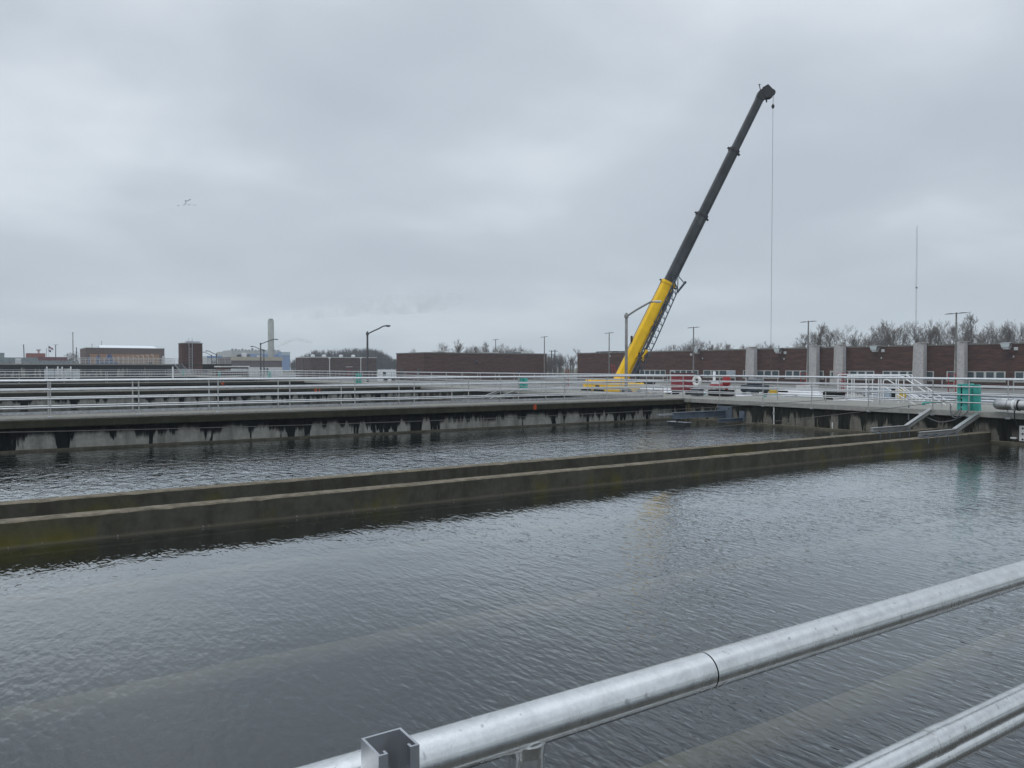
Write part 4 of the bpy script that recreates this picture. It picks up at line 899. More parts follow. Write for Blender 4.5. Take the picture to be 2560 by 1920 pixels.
# small brick gallery with dark openings
x0, x1, y0, y1, z0, z1 = fbox(553, 621, 915, 125); t = thing('gallery', 'low flat roofed brick gallery with dark openings left of the chimney', 'building', None, (x0, y0, GZ)); w = x1-x0
MB().box(0, w, 0, 4, 0, z1-GZ-.2).build('wall', MT['brick'], t); MB().bbox(-.2, w+.15, -.25, 4.2, z1-GZ-.198, z1-GZ, .03).build('roof', MT['white2'], t)
for q in range(6): MB().box(.3+q*w/6, .3+q*w/6+w/9, -.03, -.004, z1-GZ-2.3, z1-GZ-1.25).build('opening', MT['black'], t)
MB().box(w*.35, w*.97, -.08, -.004, z1-GZ-.85, z1-GZ-.4).build('fascia_panel', MT['copingw'], t)
# beige topped brown building in front of the power plant
x0, x1, y0, y1, z0, z1 = fbox(578, 705, 893, 270, depth=20); t = thing('pump_hall', 'long low brown building with a beige top band at the foot of the chimney', 'building', None, (x0, y0, GZ)); w = x1-x0; Hh = z1-GZ; kpx = 270/F_PX
MB().box(0, w, 0, 20, 0, Hh).build('wall', MT['taupe'], t)
MB().box(-.2, w+.2, -.3, -.004, Hh-8.5*kpx, Hh+.1).build('top_band', MT['cream'], t)
MB().box(w*.32, w+.1, -.25, -.004, 0, Hh-25*kpx).build('base_band', MT['white2'], t)
for q in (.55, .62, .68): MB().box(w*q, w*q+.6, -.35, -.26, 0, Hh-27*kpx).build('window', MT['glass'], t)
MB().box(w*.30, w*.355, 4, 7, Hh+.1, Hh+1.6).build('roof_unit', MT['white'], t); MB().box(w*.20, w*.25, 4, 7, Hh+.1, Hh+.9).build('roof_unit', MT['steel_dk'], t); MB().box(w*.60, w*.66, 4, 7, Hh+.1, Hh+.8).build('roof_unit', MT['white2'], t)
# power plant
def plant(lb, px0, px1, yt, D, mats, bands, units=0, depth=30, name='plant_building'):
    x0, x1, y0, y1, z0, z1 = fbox(px0, px1, yt, D, depth=depth); t = thing(name, lb, 'building', None, (x0, y0, GZ)); w = x1-x0; Hh = z1-GZ; k = D/F_PX
    MB().box(0, w, 0, depth, 0, Hh).build('wall', MT[mats], t)
    for (fa, fb, ta, tb, mt, nm) in bands: MB().box(w*fa, w*fb, -.4, -.01, Hh-tb*k, Hh-ta*k).build(nm, MT[mt], t)
    for q in range(units): 
        u_ = (q+.5)/units; hh = (3.2+3*(q % 3 == 0)+2.5*(q % 5 == 1))*k*.6; m_ = MB(); m_.lathe((w*u_, 3, Hh), [(1.1*k*2, 0), (1.1*k*2, hh*.6), (1.7*k*2, hh*.65), (1.7*k*2, hh)], 8).build('roof_vent', MT['pole'], t)
    return t
plant('pale plant hall with a blue stripe and a row of roof vents behind the chimney', 579, 702, 876, 640, 'panel', [(.15, 1, 9, 16, 'bluepanel', 'stripe'), (.55, .8, 3, 9, 'palepanel', 'panel'), (.28, .36, 8, 22, 'palepanel', 'panel')], 15)
plant('lower left wing of the plant with a blue lower band', 562, 578.6, 879, 650, 'panel', [(.3, 1, 8, 14, 'bluepanel', 'stripe'), (.5, 1, 1, 8, 'palepanel', 'panel')])
plant('blue right wing of the plant beside the woods', 702.5, 725, 880, 645, 'bluepanel', [(0, 1, 0, 8, 'palepanel', 'panel')])
plant('white hall with a blue roof edge right of the brick tower', 517, 555, 890, 420, 'copingw', [(0, 1, 0, 4.5, 'bluepanel', 'roof_edge'), (.34, .40, 12, 17, 'steel_dk', 'emblem'), (.34, .55, 16, 18, 'steel_dk', 'emblem'), (.5, .56, 12, 17, 'steel_dk', 'emblem')], depth=20)
p = onD(677, 797, 600); t = thing('chimney', 'tall pale concrete chimney stack', 'chimney', None, (p.x, p.y, GZ)); k = 600/F_PX; H = p.z-GZ
MB().lathe((0, 0, 0), [(8.6*k, 0), (8.4*k, H*.2), (7.7*k, H*.24), (7.4*k, H-4*k), (6.6*k, H-3.2*k)], 24).build('shaft', MT['chim'], t)
MB().lathe((0, 0, 0), [(5.4*k, H-3.3*k), (5.4*k, H)], 24).build('flue', MT['greyroof'], t)
# far left
t, w, h, _ = far('brick_block', 'bright red brick block on the horizon at the far left', 'building', 66, 113.5, 883, 380, 'redwall', depth=15)
MB().box(-w*.65, -w*.58, -.3, -.01, 0, h).build('pale_strip', MT['tan'], t); MB().lathe((w*.3, 3, h), [(.4, 0), (.4, 1.2), (.9, 1.3), (.9, 2)], 10).build('roof_vent', MT['white2'], t)
far('low_building', 'low maroon roofed building beside the flagpole', 'building', 90, 168, 892.5, 300, 'maroon', depth=15)
far('low_building', 'long low grey flat roofed building at the far left horizon', 'building', -80, 95, 893.5, 230, 'greyroof', depth=12)
far('low_building', 'grey block at the left edge of the picture', 'building', -40, 11, 882, 260, 'greyroof', depth=12)
far('low_building', 'long pale grey roof slab above the raised tank', 'building', -80, 198, 901, 200, 'greyroof', depth=8)
x0, x1, y0, y1, z0, z1 = fbox(38.5, 53, 896, 178, ZT2, 3); t = thing('roof_unit', 'white air handling box on the raised tank at the far left', 'air handler', None, (x0, y0, ZT2)); w = x1-x0; h = z1-z0
MB().bbox(0, w, 0, 2, .05, h, .04).build('case', MT['white2'], t); MB().box(.1, w-.1, -.03, -.004, .3, h-.3).build('grille', MT['copingw'], t)
# blue machinery
for k, (pa, pb, yt, D, lb) in enumerate(((250, 296, 903, 190, 'low blue machine bed on the raised tank'), (267, 282, 886.5, 195, 'tall blue machine tower before the tan wall'), (242, 252, 889, 195, 'small blue hopper left of the blue tower'), (222, 226, 892, 198, 'dark blue unit at the left end of the machines'))):
    x0, x1, y0, y1, z0, z1 = fbox(pa, pb, yt, D, ZT2, 2.5); t = thing('blue_machine', lb, 'machine', 'blue machinery on the raised tank', (x0, y0, ZT2)); w = x1-x0; h = z1-z0
    MB().loft([[(0, 0, .1), (w, 0, .1), (w, 2.2, .1), (0, 2.2, .1)], [(0, 0, h*.6), (w, 0, h*.6), (w, 2.2, h*.6), (0, 2.2, h*.6)], [(w*.2, .2, h), (w*.8, .2, h), (w*.8, 2, h), (w*.2, 2, h)]]).build('body', MT['blue'], t)
    MB().box(.05, w-.05, .2, 2, .0, .098).build('base', MT['steel_dk'], t); MB().tube([(w*.5, 1, h), (w*.5, 1, h+.35)], .12, 8).build('stack', MT['pole_dk'], t)
for k in range(9):
    px = 285+k*12.2; p = onD(px, 893.5-.9*k, 200-k*4); t = thing('vent_stub', ORD[k]+' of nine pale goose-neck vents before the tan wall, from the left', 'vent', 'goose-neck vents on the raised tank', (p.x, p.y, ZT2))
    hh = p.z-ZT2; MB().tube([(0, 0, 0), (0, 0, hh-.15), (-.1, 0, hh), (-.3, 0, hh), (-.35, 0, hh-.15)], .07, 7).build('pipe', MT['wrapf'], t); MB().lathe((0, 0, 0), [(.16, 0), (.16, .1)], 8).build('flange', MT['galv'], t)
p = onD(375, 905, 180); t = thing('control_box', 'black fronted box with pale hood on the raised tank', 'box', None, (p.x, p.y, ZT2)); MB().bbox(-.4, .4, 0, .6, .02, .55, .03).build('case', MT['rubber'], t); MB().bbox(-.48, .48, -.1, .7, .552, .66, .03).build('hood', MT['white2'], t)
# posts and flag
def mast(label, px, yt, D, r, mat, cat='pole', head=None, lean=0):
    p = onD(px, yt, D); t = thing('pole', label, cat, None, (p.x, p.y, GZ)); H = p.z-GZ; MB().tube([rt*(-lean), Vector((0, 0, H))], [r, r*.8], 8).build('shaft', MT[mat], t); MB().lathe((0, 0, 0), [(r*2, 0), (r*1.8, .3)], 8).build('base', MT['steel_dk'], t)
    if head: MB().lathe((0, 0, H-.1), [(.15, 0), (.7, .1), (.6, .35), (.1, .45)], 10).build('head', MT[head], t)
    return t, H
mast('bare dark post leaning slightly at the far left', 59, 861, 250, .16, 'pole_dk', lean=-.25); mast('short dark post left of the tan building', 191, 868.5, 260, .16, 'pole_dk'); mast('post with a white lamp head right of the flags', 139, 862, 260, .14, 'pole_dk', 'lamp post', 'white')
t, H = mast('flagpole carrying two flags', 121, 863, 300, .09, 'white2', 'flagpole')
def flag(parent_, z, wd_, ht, kind):
    mb = MB(); nu, nv = 14, 13; o_ = len(mb.v); vs = []; fs = []; mi = []
    for j in range(nv+1):
        for i in range(nu+1):
            u_, v_ = i/nu, j/nv; q = rt*(u_*wd_*.95) + Vector((0, 0, z - v_*ht - u_*wd_*.42)) + fh*(.15*math.sin(u_*7+v_)); vs.append(q)
    for j in range(nv):
        for i in range(nu):
            mb.add([vs[j*(nu+1)+i], vs[j*(nu+1)+i+1], vs[(j+1)*(nu+1)+i+1], vs[(j+1)*(nu+1)+i]], [(0, 1, 2, 3)], 0 if kind == 'dark' else (2 if (i < 6 and j < 7) else (0 if j % 2 == 0 else 1)))
    o = mb.build('flag', [MT['flagb']] if kind == 'dark' else [MT['flagr'], MT['flagw'], MT['flagb']]); return o
f1 = flag(t, 0, 1.9, .95, 'us'); f1.location = (t.location.x, t.location.y, GZ+H-.3); tag(f1, 'striped red and white flag with blue canton, upper on the flagpole', 'flag')
f2 = flag(t, 0, 1.0, .7, 'dark'); f2.location = (t.location.x, t.location.y, GZ+H-1.65); tag(f2, 'small dark flag below the striped one', 'flag')
# cluster of pale grating frames behind the long railing
for k, (pa, pb, yt, lb) in enumerate(((110, 137, 922, 'leftmost pale slatted frame of the bundle'), (137, 158, 922, 'second pale slatted frame of the bundle'), (158, 180, 922, 'third pale slatted frame, under the thick posts'), (180, 200, 923, 'rightmost pale slatted frame of the bundle'))):
    Y = P*4-1.1; a_ = onY(pa+1, yt, Y); b_ = onY(pb-1, yt, Y); t = thing('grating_frame', lb, 'grating', 'pale grating frames beyond the long railing', (a_.x, Y, max(0, a_.z-1.2))); w = b_.x-a_.x
    for z_ in (1.1, .6, .05): MB().box(0, w, -.04, .04, z_, z_+.1).build('bar', MT['white2'], t)
    for q in range(7): MB().box(w*q/6.4, w*q/6.4+.06, -.03, .03, .0, 1.2).build('slat', MT['white2'], t)
    MB().box(0, w, .3, .34, .2, 1.0).build('panel', MT['palepanel'], t)
    MB().box(.1, .3, -.1, 2, -.4, .0).build('foot', MT['galv'], t)
for k, (px, yt, lb) in enumerate(((117, 916.5, 'leftmost'), (144.5, 916, 'second'), (155.5, 917, 'third'), (177, 916, 'rightmost'))):
    Y = P*4-.8; p = onY(px, yt, Y); tag(MB().tube([(p.x, Y, 0), (p.x, Y, p.z-.05), (p.x, Y, p.z)], [.085, .085, .05], 10).build('standpipe', MT['white2']), lb + ' white standpipe rising from the pale frames', 'pipe', 'white standpipes at the pale frames')
p = onY(432, 916, P*4-1); tag(MB().tube([(p.x, p.y, 0), (p.x, p.y, p.z)], .09, 10).build('standpipe', MT['white']), 'white standpipe below the brick tower', 'pipe')
# white van / roofs right of brick building
t, w, h, _ = far('van', 'white box van parked between the two brick buildings', 'van', 957, 990, 924, 150, 'white', depth=2.5)
MB().box(-w*.95, -w*.55, -.03, -.004, h*.5, h*.85).build('window', MT['glass'], t)
for s_ in (-.6, .6): MB().lathe((w*s_, -.05, .4), [(.4, -.1), (.4, .1)], 14, axis='y').build('wheel', MT['rubber'], t)
# utility poles
for px, yt, lb in ((1387.5, 874, 'utility pole with a cross arm in the gap between buildings'), (1379, 876, 'slim utility pole left of the cross arm pole'),):
    p = onD(px, yt, 240); t = thing('utility_pole', lb, 'utility pole', 'utility poles in the gap', (p.x, p.y, GZ)); H = p.z-GZ; MB().tube([(0, 0, 0), (0, 0, H)], .16, 7).build('pole', MT['pole_dk'], t)
    for z_ in ((.5, 2.0) if px > 1385 else (.2, 1.3, 2.4)): MB().bar(rt*-.9+Vector((0, 0, H-z_)), rt*.9+Vector((0, 0, H-z_)), .12, .14).build('cross_arm', MT['pole_dk'], t)
# radio mast
p = onD(2293, 571, 600); t = thing('radio_mast', 'very tall thin lattice radio mast above the right hand trees', 'radio mast', None, (p.x, p.y, GZ)); H = p.z-GZ
lg = MB(); 
for q in range(3): a_ = q*2.094; lg.tube([(.5*math.cos(a_), .5*math.sin(a_), 0), (.5*math.cos(a_), .5*math.sin(a_), H)], .07, 4)
lgo = lg.build('legs', MT['pole'], t)
br = MB(); nseg = 70
for s_ in range(nseg):
    z0 = H*s_/nseg; z1 = H*(s_+1)/nseg
    for q in range(3): a_ = q*2.094; b_ = (q+1)*2.094; br.tube([(.5*math.cos(a_), .5*math.sin(a_), z0), (.5*math.cos(b_), .5*math.sin(b_), z1)], .05, 3)
br.build('bracing', MT['pole'], t); MB().tube([(0, 0, H), (0, 0, H+2.5)], .12, 5).build('antenna', MT['pole'], t)
MB().bbox(-.6, .6, -.6, .6, H*.58, H*.58+1.2, .1).build('beacon', MT['pole_dk'], t)

# ------------------------------------------------------------------ the crane
CD = 66.0
cr = thing('mobile_crane', 'yellow mobile crane with a long dark telescopic boom raised high', 'crane', None, onD(1560, 960, CD) + Vector((0, 0, 0)))
co = Vector(cr.location)
def C(px, py, d=0): return onD(px, py, CD+d) - co
A = C(1543, 968); B = C(1667.5, 707); Tp = C(1907.5, 231)
bd = (Tp-A).normalized(); bs = fh.copy(); bs = (bs - bd*bs.dot(bd)).normalized(); bu = bd.cross(bs)   # bu: across boom in picture
if bu.dot(rt) < 0: bu = -bu
def boomsec(p0, p1, w, name, mat, dp=None):
    """w: width across the picture; rounded-bottom box"""
    dp = dp or w*.78; rs = []
    pr = [(-.5, -.34), (-.34, -.5), (.20, -.5), (.42, -.36), (.5, -.14), (.5, .14), (.42, .36), (.20, .5), (-.34, .5), (-.5, .34)]
    for p_ in (p0, p1): rs.append([p_ + bu*a_*w + bs*b_*dp for a_, b_ in pr])
    return MB().loft(rs).build(name, MT[mat], cr)
def along(t_): return A + (Tp-A)*t_
def tof(px, py): q = C(px, py); return (q-A).dot(bd)/(Tp-A).length
tB = tof(1667.5, 707); t1 = tof(1754, 538); t2 = tof(1834, 376)
base = boomsec(A-bd*.8, along(tB), 1.16, 'boom_base', 'yellow')
boomsec(along(tB-.02), along(t1), .96, 'boom_section', 'boom'); boomsec(along(t1-.02), along(t2), .83, 'boom_section', 'boom'); boomsec(along(t2-.02), along(.995), .69, 'boom_section', 'boom')
def collar(t_, w, mat): 
    o = boomsec(along(t_)-bd*.14, along(t_)+bd*.10, w, 'collar', mat); 
    c_ = along(t_); MB().bar(c_-bu*w*.5-bu*.16, c_+bu*w*.5+bu*.14-bd*.15, .3, .09, upv=tuple(bd)).build('lug', MT['steel_dk'], o)
collar(tB, 1.32, 'yellow'); collar(t1, 1.04, 'steel_dk'); collar(t2, .92, 'steel_dk')
sc_ = MB().bar(along(t1+.005)+bu*.1-bs*.33, along(t1-.03)+bu*.05-bs*.37, .10, .02).build('wear_mark', MT['coping'], cr)
# details on the yellow section: lift lugs, hose reel
for f_ in (.32, .62, .9):
    c_ = A + (along(tB)-A)*f_ - bs*.5 + bu*.25; MB().bar(c_-bd*.2, c_+bd*.15, .08, .10).build('bracket', MT['yellow'], base); MB().bar(c_+bu*.1-bd*.1, c_+bu*.1+bd*.25, .04, .2).build('hook', MT['steel_dk'], base)
MB().tube([along(-.0)-bu*.66, along(tB)-bu*.64], .025, 5).build('hoist_rope', MT['wire'], cr)
hr = C(1579, 850); MB().bbox(hr.x-.07, hr.x+.07, hr.y-.1, hr.y+.1, hr.z-.36, hr.z+.36, .1).build('reel', MT['steel_dk'], cr)
# head
hc = along(.985); hd = MB()
hd.loft([[hc+bu*a_+bs*b_-bd*.25 for a_, b_ in ((-.35, -.3), (.35, -.3), (.35, .3), (-.35, .3))], [hc+bu*a_+bs*b_+bd*.30 for a_, b_ in ((-.38, -.34), (.38, -.34), (.38, .34), (-.38, .34))], [hc+bu*a_+bs*b_+bd*.62 for a_, b_ in ((-.2, -.3), (.30, -.3), (.30, .3), (-.2, .3))]])
hd.build('boom_head', MT['steel_dk'], cr)
sh = C(1928.5, 233)
MB().tube([sh-bs*.28, sh+bs*.28], .27, 22).build('sheave', MT['coil'], cr); MB().tube([C(1914, 226)-bs*.26, C(1914, 226)+bs*.26], .24, 18).build('sheave', MT['steel_dk'], cr)
pb = MB(); 
for s_ in (-.32, .32): pb.loft([[C(x, y)+bs*(s_-.03) for x, y in ((1903, 222), (1917, 214), (1933, 230), (1934, 240), (1927, 245), (1908, 247))], [C(x, y)+bs*(s_+.03) for x, y in ((1903, 222), (1917, 214), (1933, 230), (1934, 240), (1927, 245), (1908, 247))]])
pb.build('head_plate', MT['steel_dk'], cr)
MB().tube([C(1901, 225), C(1898.5, 213)], .04, 6).build('anemometer', MT['steel_dk'], cr); MB().bar(C(1896.5, 211.5), C(1901, 211.5), .1, .06).build('anemometer_cups', MT['steel_dk'], cr)
MB().tube([C(1916, 246), C(1916.5, 256)], [.09, .05], 7).build('limit_weight', MT['steel_dk'], cr)
hk = thing('hook_rope', 'thin hoist rope with a small ball hanging from the crane head', 'rope', None, onD(1932.5, 266, CD)); ho = Vector(hk.location)
MB().tube([onD(1933.5, 240, CD)-ho, (0, 0, .2)], .02, 5).build('rope', MT['wire'], hk); MB().tube([(0, 0, .1), onD(1926.5, 960, CD)-ho], .015, 5).build('rope', MT['wire'], hk)
MB().lathe((0, 0, 0), [(.02, -.2), (.10, -.12), (.14, 0), (.10, .12), (.02, .22)], 12).build('ball', MT['steel_dk'], hk)
# lattice jib stowed along the boom
def Jp(px, py, d=0): return C(px, py, d)
jb = MB(); a0, a1 = Jp(1586, 940, -.6), Jp(1697, 700, -.6); b0, b1 = Jp(1597, 940, -.6), Jp(1690, 735, -.6)
L1 = [(1578, 930), (1674, 712)]; L2 = [(1600, 925), (1676, 758), (1694, 731)]; 
def lerp(p, q, t_): return (p[0]+(q[0]-p[0])*t_, p[1]+(q[1]-p[1])*t_)
ch = [((1577, 938), (1687, 700)), ((1591, 938), (1699, 694))]
low = ((1596, 945), (1693, 729))
for d_ in (-1.0, -.75): 
    jb.tube([Jp(*ch[0][0], d_), Jp(*ch[0][1], d_)], .06, 6)
    jb.tube([Jp(1598, 940, d_), Jp(1640, 852, d_), Jp(1693, 730, d_)], .05, 6)
for q in range(15):
    t_ = q/14; 
    for d_ in (-.75, -.2):
        p0 = lerp(ch[0][0], ch[0][1], t_); p1 = lerp(low[0], low[1], min(1, t_+.035)); p2 = lerp(ch[0][0], ch[0][1], min(1, t_+.07))
        jb.tube([Jp(*p0, d_), Jp(*p1, d_)], .03, 4); jb.tube([Jp(*p1, d_), Jp(*p2, d_)], .03, 4)
    jb.tube([Jp(*p1, -.75), Jp(*p1, -.2)], .03, 4)
jb.build('lattice_jib', MT['jib'], cr)
# inner jib box + tip
MB().bar(Jp(1585, 938, -.75), Jp(1682, 728, -.75), .2, .2, upv=tuple(bu)).build('inner_jib', MT['jib'], cr)
jt = MB()
for d_ in (-.7, -.1):
    jt.tube([Jp(1693, 731, d_), Jp(1713, 706, d_)], .10, 6); jt.tube([Jp(1683, 692, d_), Jp(1681, 735, d_)], .05, 5)
    jt.tube([Jp(1683, 706, d_), Jp(1696, 690, d_), Jp(1698, 687, d_)], .05, 5); jt.tube([Jp(1697, 692, d_), Jp(1710, 707, d_)], .045, 5); jt.tube([Jp(1695, 696, d_), Jp(1694, 728, d_)], .04, 5); jt.tube([Jp(1684, 700, d_), Jp(1694, 722, d_)], .05, 5)
jt.tube([Jp(1713, 706, -.7), Jp(1713, 706, -.1)], .12, 7); jt.build('jib_tip', MT['jib'], cr)
for (x_, y_) in ((1661, 768), (1634, 822), (1596, 915)): 
    m_ = MB(); q = Jp(x_, y_, -.4); m_.bbox(q.x-.14, q.x+.14, q.y-.14, q.y+.14, q.z-.3, q.z+.3, .08); m_.build('latch', MT['steel_dk'] if (x_*7) % 3 else MT['jib'], cr)
m_ = MB(); m_.tube([Jp(1606, 893, -.9), Jp(1611, 885, -.9), Jp(1618, 876, -.9)], [.07, .07, .16], 8); m_.build('jib_hook', MT['yellow'], cr); m_ = MB(); m_.tube([Jp(1610, 893, -.9), Jp(1606, 899, -.9), Jp(1609, 903, -.9)], [.05, .12, .04], 8); m_.build('jib_hook', MT['ochre'], cr)
# lift cylinder, superstructure, counterweight, cab, carrier
MB().tube([C(1600, 985), C(1591, 925)], .22, 14).build('lift_cylinder', MT['steel_dk'], cr)
k = CD/F_PX
def slab(pxa, pxb, ya, yb, d0, d1, name, mat, bev=.06, par=None):
    a_ = C(pxa, ya, d0); b_ = C(pxb, yb, d0); f0, f1 = d0, d1; mb = MB()
    vs = []
    for d_ in (d0, d1):
        for (x, y) in ((pxa, ya), (pxb, ya), (pxb, yb), (pxa, yb)):
            base_ = onD(x, y, CD) - co; vs.append(base_ + fh*(d_))
    mb.add(vs, [(0, 3, 2, 1), (4, 5, 6, 7), (0, 1, 5, 4), (2, 3, 7, 6), (1, 2, 6, 5), (0, 4, 7, 3)]); o = mb.build(name, MT[mat], par or cr)
    md = o.modifiers.new('bevel', 'BEVEL'); md.width = bev; md.segments = 2; return o
slab(1461, 1502, 954, 978, -1.3, 1.3, 'counterweight', 'yellow', .12)
sup = slab(1500, 1612, 957, 979, -1.2, 1.2, 'superstructure', 'yellow', .08)
slab(1466, 1560, 948.5, 955, -1.0, 1.0, 'engine_cover', 'yellow', .06); slab(1484, 1494, 962, 966, -1.33, -1.29, 'vent', 'steel_dk', .01, sup)
slab(1536, 1556, 945, 960, -.7, .7, 'boom_pivot', 'yellow', .1)
cab = slab(1604, 1632, 948, 960, -1.25, -.3, 'cab', 'boom', .08); slab(1608, 1629, 950, 956, -1.27, -1.255, 'cab_window', 'cabglass', .01, cab)
slab(1440, 1700, 981, 996, -1.2, 1.2, 'carrier', 'yellow', .08)
for px in (1462, 1492, 1560, 1600, 1640, 1675):
    q = onD(px, 1000, CD)-co-fh*1.0; zc_ = GZ+.55-co.z; w_ = MB().tube([Vector((q.x, q.y, zc_)), Vector((q.x, q.y, zc_))-fh*.4], .55, 20).build('wheel', MT['rubber'], cr)
    MB().tube([Vector((q.x, q.y, zc_))-fh*.38, Vector((q.x, q.y, zc_))-fh*.43], .25, 14).build('rim', MT['white2'], w_)
# maker's lettering on the counterweight
def text(s, size, mat, loc, parent):
    cu = bpy.data.curves.new('letters', 'FONT'); cu.body = s; cu.size = size; cu.extrude = .012; cu.offset = size*.02
    o = bpy.data.objects.new('tmp', cu); COL.objects.link(o); dg = bpy.context.evaluated_depsgraph_get(); me = bpy.data.meshes.new_from_object(o.evaluated_get(dg)); bpy.data.objects.remove(o)
    me.materials.clear(); me.materials.append(mat); o = bpy.data.objects.new('lettering', me); COL.objects.link(o); o.parent = parent
    o.matrix_local = Matrix((rt, Vector((0, 0, 1)), -fh)).transposed().to_4x4(); o.matrix_local.translation = loc; return o
lo = text('GROVE', .42, MT['black'], onD(1474, 978, CD)-co-fh*1.34, cr)

# ------------------------------------------------------------------ trees (bare, winter)
def grow(seed, H, spread=.55, fine=1.0, lv=4, thin=1.0, up_=.30, low=.30):
    rg = random.Random(seed); tr = MB(); cw = MB()
    def br_(p, d, ln, r, level):
        n_ = 3 if level < 2 else 2; pts = [p]; rs = [r]; q = p.copy(); dd = d.copy()
        for k in range(n_):
            dd = (dd + Vector((rg.uniform(-1, 1), rg.uniform(-1, 1), rg.uniform(-.5, .8)))*(.07 if level else .03)).normalized(); q = q + dd*ln/n_; pts.append(q.copy()); rs.append(max(r*(1-.62*(k+1)/n_), .0065))
        (tr if level < 2 else cw).tube(pts, rs, 6 if level < 1 else (4 if level < 2 else 3), cap=False, smooth=level < 2)
        if level >= lv: return
        nb = {0: rg.randint(8, 11), 1: rg.randint(6, 8), 2: rg.randint(5, 6), 3: rg.randint(4, 6)}[level]
        for k in range(nb):
            t_ = rg.uniform(low if level == 0 else .22, 1.0) if k else 1.0
            idx = min(int(t_*n_), n_-1); f_ = t_*n_-idx; pp_ = pts[idx].lerp(pts[idx+1], f_)
            a_ = rg.uniform(0, 6.283) + k*2.4; perp = dd.orthogonal().normalized(); perp = Matrix.Rotation(a_, 3, dd) @ perp
            sp_ = rg.uniform(.45, 1.0)*(spread*1.5 if level == 0 else spread*1.7)
            nd_ = (dd + perp*sp_ + Vector((0, 0, up_))).normalized()
            br_(pp_, nd_, ln*rg.uniform(.42, .66)*(1.0 if level else .85)*(1.15-.35*t_), max(rs[idx]*(1-f_)+rs[idx+1]*f_, .01)*.62*thin, level+1)
    br_(Vector((0, 0, 0)), Vector((rg.uniform(-.05, .05), rg.uniform(-.05, .05), 1)).normalized(), H*.58, H*.0135, 0)
    zs = max(v[2] for v in cw.v); s_ = H/zs
    for m_ in (tr, cw): m_.v = [(x*s_, y*s_, z*s_) for x, y, z in m_.v]
    return tr, cw
protos = []
for sd_, sp_ in ((11, .55), (23, .42), (37, .5), (41, .62), (59, .36), (67, .48)):
    tr, cw = grow(sd_, 10.0, sp_)
    def mk(m_, nm, mt):
        me = bpy.data.meshes.new(nm); me.from_pydata(m_.v, [], m_.f); me.materials.append(mt); me.polygons.foreach_set('use_smooth', m_.sm); me.update(); return me
    protos.append((mk(tr, 'trunk', MT['bark']), mk(cw, 'crown', MT['twig'])))
def tree(label, px, ytop, D, k, group, wid=1.0, name='bare_tree'):
    p = onD(px, ytop, D); H = p.z-GZ; t = thing(name, label, 'tree', group, (p.x, p.y, GZ)); s_ = H/10.0
    for me, nm in zip(protos[k % 6], ('trunk', 'crown')):
        o = bpy.data.objects.new(nm, me); COL.objects.link(o); o.parent = t
    t.scale = (s_*wid, s_*wid, s_); t.rotation_euler.z = (k*1.37) % 6.28; return t
rowR = [(1662, 868, 215), (1695, 858, 218), (1722, 846, 214), (1746, 841, 212), (1772, 846, 216), (1800, 852, 214), (1828, 851, 212), (1858, 860, 216), (1890, 855, 214), (1920, 851, 215), (1950, 858, 216), (1980, 862, 214),
        (2010, 822, 196), (2040, 806, 192), (2072, 803, 190), (2105, 810, 194), (2140, 818, 196), (2172, 826, 196), (2196, 800, 192), (2226, 796, 190), (2258, 801, 192), (2290, 799, 190), (2322, 790, 188), (2356, 794, 190), (2398, 800, 192), (2432, 779, 182), (2466, 806, 190), (2496, 800, 188), (2524, 793, 186), (2556, 797, 184)]
for k, (px, yt, D) in enumerate(rowR): tree(ORD[k] + ' bare tree from the left in the row behind the long brick building', px, yt, D, k, 'bare trees behind the long brick building', 1.0)
rowM = [(1032, 868, 230), (1108, 853, 205), (1142, 842, 200), (1172, 862, 220), (1196, 858, 222), (1218, 852, 218), (1250, 854, 216), (1278, 862, 220), (1304, 858, 216), (1446, 868, 230)]
for k, (px, yt, D) in enumerate(rowM): tree(ORD[k] + ' bare tree from the left above the plain brick building roof' if k < 9 else 'bare tree over the left end of the long brick building', px, yt, D, k+2, 'bare trees behind the plain brick building', 1.15 if k in (1, 2) else 1.0)
tree('small bare tree left of the tan building', 188, 877, 330, 3, None, 1.5)
tree('small bare tree beside the multi headed mast', 174, 881, 330, 1, None, 1.5)
# woodland masses
def wood(name, spots, seed0, lvl=3, mt='bark_far', nproto=4, thin=1.15):
    ps = []
    for q in range(nproto):
        tr, cw = grow(seed0+q*13, 10.0, .45, lv=lvl, thin=thin, up_=.4, low=.08); ps.append((tr.v+cw.v, tr.f+[tuple(i+len(tr.v) for i in f) for f in cw.f]))
    V = []; Fc = []; rg = random.Random(seed0)
    for (x, y, z, h) in spots:
        vs, fs = ps[rg.randrange(nproto)]; s_ = h/10; a_ = rg.uniform(0, 6.28); c_, n_ = math.cos(a_)*s_*1.1, math.sin(a_)*s_*1.1; o_ = len(V)
        V += [(x+vx*c_-vy*n_, y+vx*n_+vy*c_, z+vz*s_) for vx, vy, vz in vs]; Fc += [tuple(i+o_ for i in f) for f in fs]
    me = bpy.data.meshes.new(name); me.from_pydata(V, [], Fc); me.materials.append(MT[mt]); me.update(); o = bpy.data.objects.new(name, me); COL.objects.link(o); return o
def spots(prof, D0, D1, n, seed, dz=0):
    rg = random.Random(seed); out_ = []
    for k in range(n):
        f_ = rg.random(); u_ = f_*(len(prof)-1); i = min(int(u_), len(prof)-2); w = u_-i
        px = prof[i][0]*(1-w)+prof[i+1][0]*w; yt = prof[i][1]*(1-w)+prof[i+1][1]*w; D = rg.uniform(D0, D1); p = onD(px, yt+rg.uniform(-2, 12)*(1 if D0 < 400 else .6), D)
        out_.append((p.x, p.y, GZ, max(2, p.z-GZ)))
    return out_
